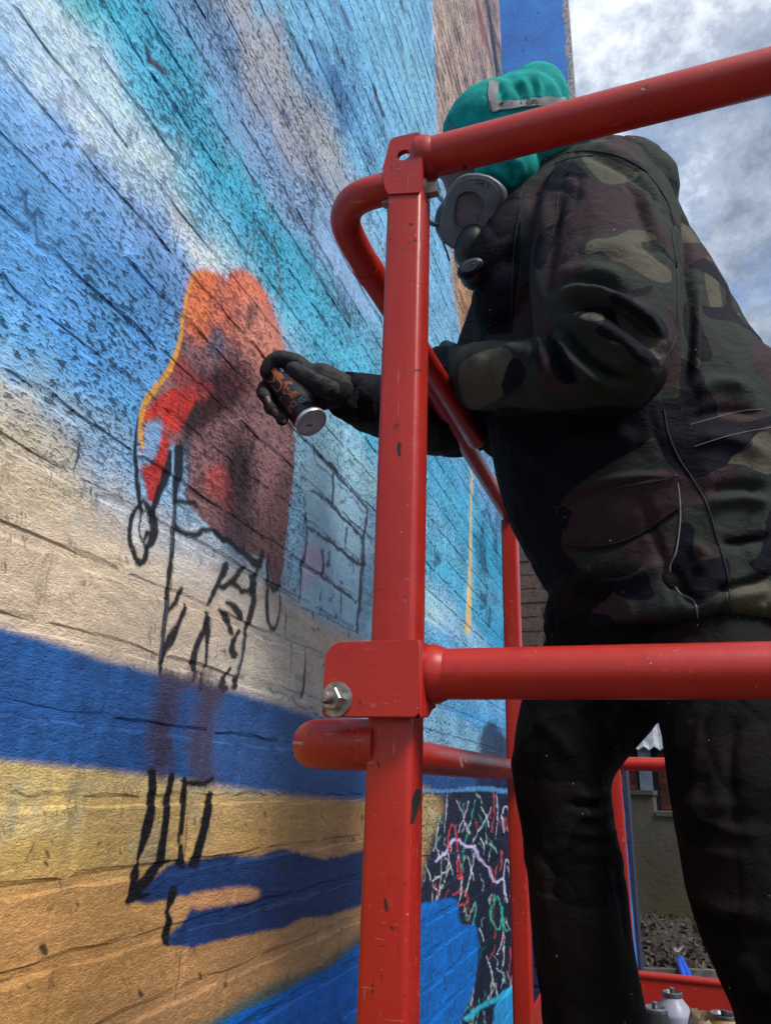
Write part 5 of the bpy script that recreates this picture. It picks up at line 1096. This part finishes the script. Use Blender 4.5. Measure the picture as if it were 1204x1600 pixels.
def build_marker():
    BK = simple('marker_black', (.010, .010, .011, 1), .45)
    c, t = at_y(724, 556, 1.09), at_y(699, 545, 1.11); ax = unit(t - c); L = float(np.linalg.norm(t - c)) + .012
    root = empty('marker', c, 'stubby black marker poking out of the left fist by the rail', 'marker')
    make('barrel', lathe(c - ax * .05, ax, [(0, .0105), (.002, .0122), (.045 + L * .5, .0122)], 18), BK, root); make('cap', lathe(c - ax * .05, ax, [(.045 + L * .5, .0138), (.048 + L * .5, .0144), (.046 + L, .0140), (.049 + L, .0125)], 18), BK, root)
# ------------------------------------------------------------------ beyond the platform
def build_ground():
    m, nt, b = mat_new('tarmac'); k = NB(nt); p = k.pos()
    c = k.mix(k.ramp(k.noise(p, 1.3, 5), .3, .7), (.035, .034, .033, 1), (.065, .063, .06, 1)); c = k.mix(k.ramp(k.noise(p, 160, 3), .6, .72), c, (.13, .13, .125, 1))
    k.set(b.inputs['Base Color'], c); b.inputs['Roughness'].default_value = .9; k.set(b.inputs['Normal'], k.bump(k.noise(p, 180, 4), .5, .006))
    o = make('ground', ([(-400, -400, GROUND), (400, -400, GROUND), (400, 400, GROUND), (-400, 400, GROUND)], [(0, 1, 2, 3)]), m, None, False); tag(o, kind='structure')
def build_beyond():
    CN, nt, b = mat_new('mossy_concrete'); k = NB(nt); p = k.pos(); x, y, z = k.xyz(p)
    c = k.mix(k.ramp(k.noise(p, 2.6, 6, .6), .3, .7), (.030, .026, .018, 1), (.062, .053, .035, 1)); moss = k.ramp(k.math('ADD', z, k.math('MULTIPLY', k.noise(p, 3, 5), .9)), -.05, -.7)
    c = k.mix(k.math('MULTIPLY', moss, .75), c, (.05, .046, .010, 1)); c = k.mix(k.ramp(k.noise(k.vmath('MULTIPLY', p, (9, 9, 2)), 1.0, 5, .7), .55, .75), c, (.035, .03, .026, 1))
    k.set(b.inputs['Base Color'], c); b.inputs['Roughness'].default_value = .9; k.set(b.inputs['Normal'], k.bump(k.noise(p, 18, 6, .65), .4, .02))
    a = at_z(1000, 1444, GROUND + .02); q = a + 1.2 * unit(np.array([1, -.15, 0])); d = unit((q - a) * [1, 1, 0]); n = np.array([d[1], -d[0], 0]); n = n if n @ (CAM - a) > 0 else -n
    root = empty('garden_wall', (a[0], a[1], GROUND), 'mossy rendered concrete garden wall with a step down in its top', 'wall')
    def hit_line(u, v):                                        # where the ray meets the wall face
        r = ray(u, v); t = ((a - CAM) @ n) / (r @ n); return CAM + r * t
    st = hit_line(1018, 1240); s0 = float((st - a) @ d); z1 = hit_line(985, 1236)[2]; z2 = hit_line(1035, 1270)[2]
    base = a - [0, 0, a[2]]; prof = [(-3.5, GROUND), (4.6, GROUND), (4.6, z2), (s0, z2), (s0, z1), (-3.5, z1)]
    make('render', prism(prof, base, d, Z_, -n, .22, .004), CN, root, False)
    make('coping', prism([(-3.5, z1 - .03), (s0 + .015, z1 - .03), (s0 + .015, z1 + .012), (-3.5, z1 + .012)], base + n * .018, d, Z_, -n, .256, .004), CN, root, False); make('coping', prism([(s0 + .017, z2 - .03), (4.6, z2 - .03), (4.6, z2 + .012), (s0 + .017, z2 + .012)], base + n * .018, d, Z_, -n, .256, .004), CN, root, False)
    # soil bed in front of it
    SO = simple('dark_soil', (.020, .015, .012, 1), .95, var=.35, scale=9, bump=.9, bscale=30)
    f0 = at_z(960, 1532, GROUND + .03); f1 = at_z(1170, 1538, GROUND + .03); rs = np.random.RandomState(4)
    c0, c1 = a - d * 2 + n * .01, a + d * 4 + n * .01; V = []; Fc = []; nx, ny = 60, 40
    for j in range(ny + 1):
        for i in range(nx + 1):
            s, t = i / nx, j / ny; A_ = (f0 + (f1 - f0) * (s * 2.4 - .7)); B_ = c0 + (c1 - c0) * s; pnt = A_ * (1 - t) + B_ * t; V.append((pnt[0], pnt[1], GROUND + .03 + .035 * rs.rand() + .05 * t))
    for j in range(ny):
        for i in range(nx): Fc.append((j * (nx + 1) + i, j * (nx + 1) + i + 1, (j + 1) * (nx + 1) + i + 1, (j + 1) * (nx + 1) + i))
    tag(make('soil_bed', (V, Fc), SO), kind='structure')
    V = []; Fc = []; LV = simple('leaf_litter', (.060, .040, .028, 1), .9, var=.45, scale=7)
    for i in range(1800):
        s, t = rs.rand(), rs.rand(); A_ = (f0 + (f1 - f0) * (s * 1.6 - .3)); B_ = a + (q - a) * (s * 1.8 - .4); pnt = A_ * (1 - t) + B_ * t; pnt[2] = GROUND + .075 + .05 * t; e = rs.randn(3, 3) * (.007 + .012 * rs.rand()); b_ = len(V)
        V += [pnt + e[0], pnt + e[1], pnt - e[0] * .8, pnt - e[1]]; Fc.append((b_, b_ + 1, b_ + 2, b_ + 3))
    tag(make('leaf_litter', (V, Fc), LV, None, False, False), kind='stuff')
    V = []; Fc = []; g = []
    for i in range(70):
        s, t = rs.rand(), rs.rand(); A_ = (f0 + (f1 - f0) * (s * 1.6 - .3)); B_ = a + (q - a) * (s * 1.8 - .4); pnt = A_ * (1 - t) + B_ * t; pnt[2] = GROUND + .065 + .05 * t; r_ = .008 + .016 * rs.rand(); g.append(ball(pnt, (r_, r_ * .7, r_ * .8), np.linalg.qr(rs.randn(3, 3))[0], 6))
    tag(make('gravel', join(*g), simple('pale_stone', (.11, .105, .10, 1), .85, var=.4, scale=6), None, False), kind='stuff')
    e0, e1 = f0 - (f1 - f0) * .6, f1 + (f1 - f0) * .6; ed = unit((e1 - e0) * [1, 1, 0]); en = np.array([-ed[1], ed[0], 0])
    o = make('timber_edging', prism([(0, 0), (float(np.linalg.norm(e1 - e0)), 0), (float(np.linalg.norm(e1 - e0)), .10), (0, .10)], np.array([e0[0], e0[1], GROUND]), ed, Z_, en, .05, .003), simple('grey_timber', (.075, .068, .06, 1), .85, var=.3, scale=12, bump=.4, bscale=60), None, False); tag(o, 'weathered timber board edging the soil bed', 'edging')
    # loppers lying on the soil
    B = simple('blue_plastic', (.006, .07, .50, 1), .35); SL = simple('blade_steel', (.45, .46, .48, 1), .35, .8); BK = simple('black_plastic', (.015, .015, .015, 1), .5)
    piv = at_z(1058, 1490, GROUND + .13); h1 = at_z(1077, 1552, GROUND + .10); h2 = at_z(1089, 1552, GROUND + .10); tip = at_z(1050, 1474, GROUND + .14)
    r1 = empty('loppers', piv, 'long blue handled garden loppers lying on the soil bed', 'loppers')
    w_ = (h2 - h1) * .25
    make('handle', tube([piv - w_ * .6 + (h1 - piv) * .22, h1], .017, 12), B, r1); make('handle', tube([piv + w_ * .6 + (h2 - piv) * .13, h2], .017, 12), B, r1)
    make('shaft', tube([piv, piv - w_ * .6 + (h1 - piv) * .24], .010, 10), BK, r1); make('shaft', tube([piv, piv + w_ * .6 + (h2 - piv) * .15], .010, 10), BK, r1)
    bd = unit(tip - piv); bs = unit(np.cross(bd, Z_)); make('blade', prism([(0, -.012), (.10, -.02), (.17, .0), (.10, .012), (0, .012)], piv, bd, bs, Z_, .006, .001), SL, r1); make('blade', prism([(0, .012), (.07, .035), (.15, .045), (.09, .018), (0, -.008)], piv + [0, 0, .008], bd, bs, Z_, .006, .001), SL, r1)
    # blue pole
    p0, p1 = at_y(963, 1200, 3.6), at_y(976, 1352, 3.6); dv = (p1 - p0) / abs(p1[2] - p0[2]); foot = p1 + dv * (p1[2] - GROUND)
    o = make('blue_pole', tube([p0 - dv * .25, p1, foot], .0155, 14), simple('blue_gloss', (.03, .16, .50, 1), .3, var=.3, scale=8)); tag(o, 'slim blue pole upright behind the far platform post', 'pole')
    # brick outbuilding
    y0 = 10.4
    def X(u, y=y0): return at_y(u, 1220, y)[0]
    MR = simple('red_mortar', (.10, .06, .05, 1), .9); BR = simple('red_brick', (.26, .060, .030, 1), .8, var=.25, scale=6, bump=.3, bscale=60); DK = simple('shade_black', (.012, .012, .013, 1), .7); GS = simple('galvanised', (.30, .36, .44, 1), .45, .3, .2, 5); RF = simple('grey_sheeting', (.24, .26, .29, 1), .55, .1, .2, 4)  # DK is flat black painted in for shade in openings and under the eave
    root = empty('brick_outbuilding', (X(1010), y0, GROUND), 'low red brick outbuilding with a grey steel upright and corrugated sheet roof', 'building')
    zt = at_y(1010, 1172, y0)[2]
    make('wall', box((X(1010) - 3.2, y0 + .012, GROUND), (X(1010) + 4.5, y0 + 2.5, zt)), MR, root, False)
    me = None; L = .215
    for ci in range(14):
        z = at_y(1010, 1275, y0)[2] + .0375 + ci * .075
        if z > zt: break
        for bi in range(9):
            x = X(962) + bi * .225 + (.1125 if ci % 2 else 0)
            if me is None: o = make('brick', brick_geo(.215, .065, .012, 8, .004, .003), BR, root); me = o.data
            else: o = bpy.data.objects.new('brick', me); COL.objects.link(o); set_parent(o, root)
            o.rotation_euler = (0, 0, -math.pi / 2); o.location = (x, y0 + .006, z)
    make('recess_shade_slab', box((X(994), y0 - .02, GROUND), (X(1003), y0 - .004, zt)), DK, root, False); make('recess_shade_slab', box((X(1018), y0 - .02, GROUND), (X(1029), y0 - .004, zt)), DK, root, False)  # dark slabs proud of the brickwork, shade of openings put in as colour
    xc, hw = X(1009), (X(1019) - X(999)) / 2
    make('steel_upright', prism([(-hw, 0), (hw, 0), (hw, .12), (hw * .5, .12), (hw * .42, .03), (-hw * .42, .03), (-hw * .5, .12), (-hw, .12)], (xc, y0 - .16, GROUND), X_, Y_, Z_, zt - GROUND + .3), GS, root, False)
    # corrugated roof: eave over the wall, rising away
    ze = at_y(1010, 1168, y0 - .45)[2]; V = []; Fc = []; n = 260; x0 = X(1010) - 3.4
    for i in range(n + 1):
        x = x0 + i * 8.1 / n; w = .022 * math.sin(i * 2 * math.pi / 4)
        V += [(x, y0 - .45, ze + w), (x, y0 + 2.7, ze + .95 + w), (x, y0 - .45, ze + w - .012)]
    for i in range(n): a_ = 3 * i; Fc += [(a_, a_ + 3, a_ + 4, a_ + 1), (a_ + 2, a_, a_ + 3, a_ + 5)[::-1]]
    make('sheet_roof', (V, Fc), RF, root, False, False)
    make('eave_shade_block', box((X(1010) - 3.2, y0 - .02, zt + .002), (X(1010) + 4.5, y0 + 2.4, zt + .10)), DK, root, False)  # solid dark block, the shade below the roof edge put in as colour
def build_deck_cans():
    W_ = simple('white_enamel', (.27, .285, .35, 1), .35, var=.06, scale=20); ST = simple('tin', (.26, .27, .29, 1), .3, .85, .2, 80); LB = simple('lavender_label', (.24, .26, .38, 1), .5); PR = simple('dark_print', (.02, .022, .05, 1), .5); RD = simple('red_print', (.45, .10, .09, 1), .5); BK = simple('black_cap', (.02, .022, .024, 1), .4)
    def can(name, label, u, v, Y, r, h, kind):
        top = at_y(u, v, Y); c = np.array([top[0], top[1], FLOOR]); root = empty(name, c, label, 'spray can')
        sh = h * .93 if kind == 0 else h * .86
        if kind == 0:
            make('can_body', lathe(c, Z_, [(0, r * .92), (.004, r), (sh - .03, r), (sh - .027, r * 1.02), (sh - .023, r * 1.0)], 32), W_, root)
            make('shoulder', lathe(c, Z_, [(sh - .023, r), (sh - .010, r * .86), (h - .012, r * .56), (h - .009, r * .54)], 32), W_, root)
            make('cup_ring', lathe(c, Z_, [(h - .010, r * .54), (h - .006, r * .58), (h - .001, r * .57), (h, r * .50), (h - .005, r * .44), (h - .006, r * .2)], 32), ST, root); make('valve', lathe(c, Z_, [(h - .006, .005), (h + .006, .005), (h + .007, .003)], 12), ST, root)
            zl = sh - .045; make('label', lathe(c, Z_, [(zl - .10, r + .0004), (zl - .09, r + .0006), (zl, r + .0006), (zl + .001, r + .0003)], 32), LB, root)
        else:
            make('can_body', lathe(c, Z_, [(0, r * .92), (.004, r), (h * .80, r), (h * .81, r * 1.02), (h * .825, r * .98)], 32), W_, root)
            make('shoulder', lathe(c, Z_, [(h * .825, r * .9), (h * .86, r * .88), (h * .93, r * .80)], 32), BK, root)
            make('cup_ring', lathe(c, Z_, [(h * .93, r * .80), (h * .955, r * .82), (h * .965, r * .7), (h * .95, r * .3)], 32), ST, root); make('valve', lathe(c, Z_, [(h * .95, .006), (h * 1.0, .006), (h * 1.005, .004)], 12), ST, root); zl = h * .77
        rr = random.Random(kind + 2); V = []; Fc = []; tc = unit((CAM - c) * [1, 1, 0]); sd = np.cross(Z_, tc)
        def dash(s, z, w, hh):
            b = len(V)
            for q, zz in ((s, z), (s + w, z), (s + w, z + hh), (s, z + hh)): th = q / r; V.append(c + Z_ * zz + (r + .0009) * (math.cos(th) * tc + math.sin(th) * sd))
            Fc.append((b, b + 1, b + 2, b + 3))
        for row, n, hh in ((-.002, 10, .004), (-.018, 8, .002), (-.023, 9, .002), (-.03, 7, .002), (-.036, 8, .002)):
            s = -.024
            for j in range(n): w = rr.uniform(.0022, .0058); dash(s, zl + row, w, hh); s += w + .0014
        make('print', (V, Fc), PR, root, False); V = []; Fc = []
        if kind: 
            for j in range(4): dash(-.016 + j * .007, zl - .05, .005, .02)
            make('red_print', (V, Fc), RD, root, False)
        return root
    can('spray_can', 'tall white paint can with domed shoulder standing on the deck by the toe board', 1048, 1548, 1.86, .0345, .0, 0) if False else None
    t = at_y(1049, 1549, 1.86); can('spray_can', 'tall white paint can with conical shoulder, taller of the two white cans by the boot', 1049, 1549, 1.86, .0345, t[2] - FLOOR, 0)
    t = at_y(1022, 1566, 1.72); can('spray_can', 'smaller white can with black collar and red print, in front of the taller white can', 1022, 1566, 1.72, .0275, t[2] - FLOOR, 1)
    # can wrapped in torn masking paper
    YB = simple('ochre_wrap', (.34, .19, .06, 1), .75, var=.3, scale=14); RB = simple('rust_body', (.16, .035, .015, 1), .6); TP = simple('torn_paper', (.42, .34, .24, 1), .85, var=.25, scale=40, bump=.6, bscale=80)
    t = at_y(1130, 1583, 1.6); c = np.array([t[0], t[1], FLOOR]); h = t[2] - FLOOR; r = .042; root = empty('paint_tin', c, 'rust brown can with torn masking paper round its shoulder', 'paint can')
    make('can_body', lathe(c, Z_, [(0, r * .94), (.004, r), (h - .045, r), (h - .04, r * .99)], 32), RB, root)
    make('shoulder', lathe(c, Z_, [(h - .042, r * 1.0), (h - .026, r * .88), (h - .010, r * .56), (h - .006, r * .5)], 32), YB, root)
    make('cup_ring', lathe(c, Z_, [(h - .009, r * .5), (h - .004, r * .54), (h, r * .52), (h - .001, r * .44), (h - .006, r * .38), (h - .006, r * .1)], 32), ST, root); make('valve', lathe(c, Z_, [(h - .007, .005), (h + .004, .005), (h + .005, .003)], 10), BK, root)
    rr = random.Random(11); V = []; Fc = []; n = 36; tc = unit((CAM - c) * [1, 1, 0]); sd = np.cross(Z_, tc)
    for i in range(n + 1):
        th = -2.6 + 4.1 * i / n; rad1 = r * 1.06 + rr.uniform(-.001, .002); dv = math.cos(th) * tc + math.sin(th) * sd
        fl = max(0, -math.sin(th)) ** 2
        V += [c + dv * (rad1 + .006 * fl) + Z_ * (h - .055 + rr.uniform(-.012, .004)), c + dv * (rad1 + .004 + .014 * fl + rr.uniform(-.002, .003)) + Z_ * (h - .034 + rr.uniform(-.004, .004)), c + dv * (r * .78 + .02 * fl) + Z_ * (h - .014 + .012 * fl + rr.uniform(-.003, .004))]
    for i in range(n): a_ = 3 * i; Fc += [(a_, a_ + 3, a_ + 4, a_ + 1), (a_ + 1, a_ + 4, a_ + 5, a_ + 2)]
    make('torn_paper', (V, Fc), TP, root)
import time as _t
for _f in (build_ground, build_wall, build_pier, build_platform, build_beyond, build_person, build_can, build_marker, build_deck_cans):
    _a = _t.time(); _f(); print(_f.__name__, round(_t.time() - _a, 1))
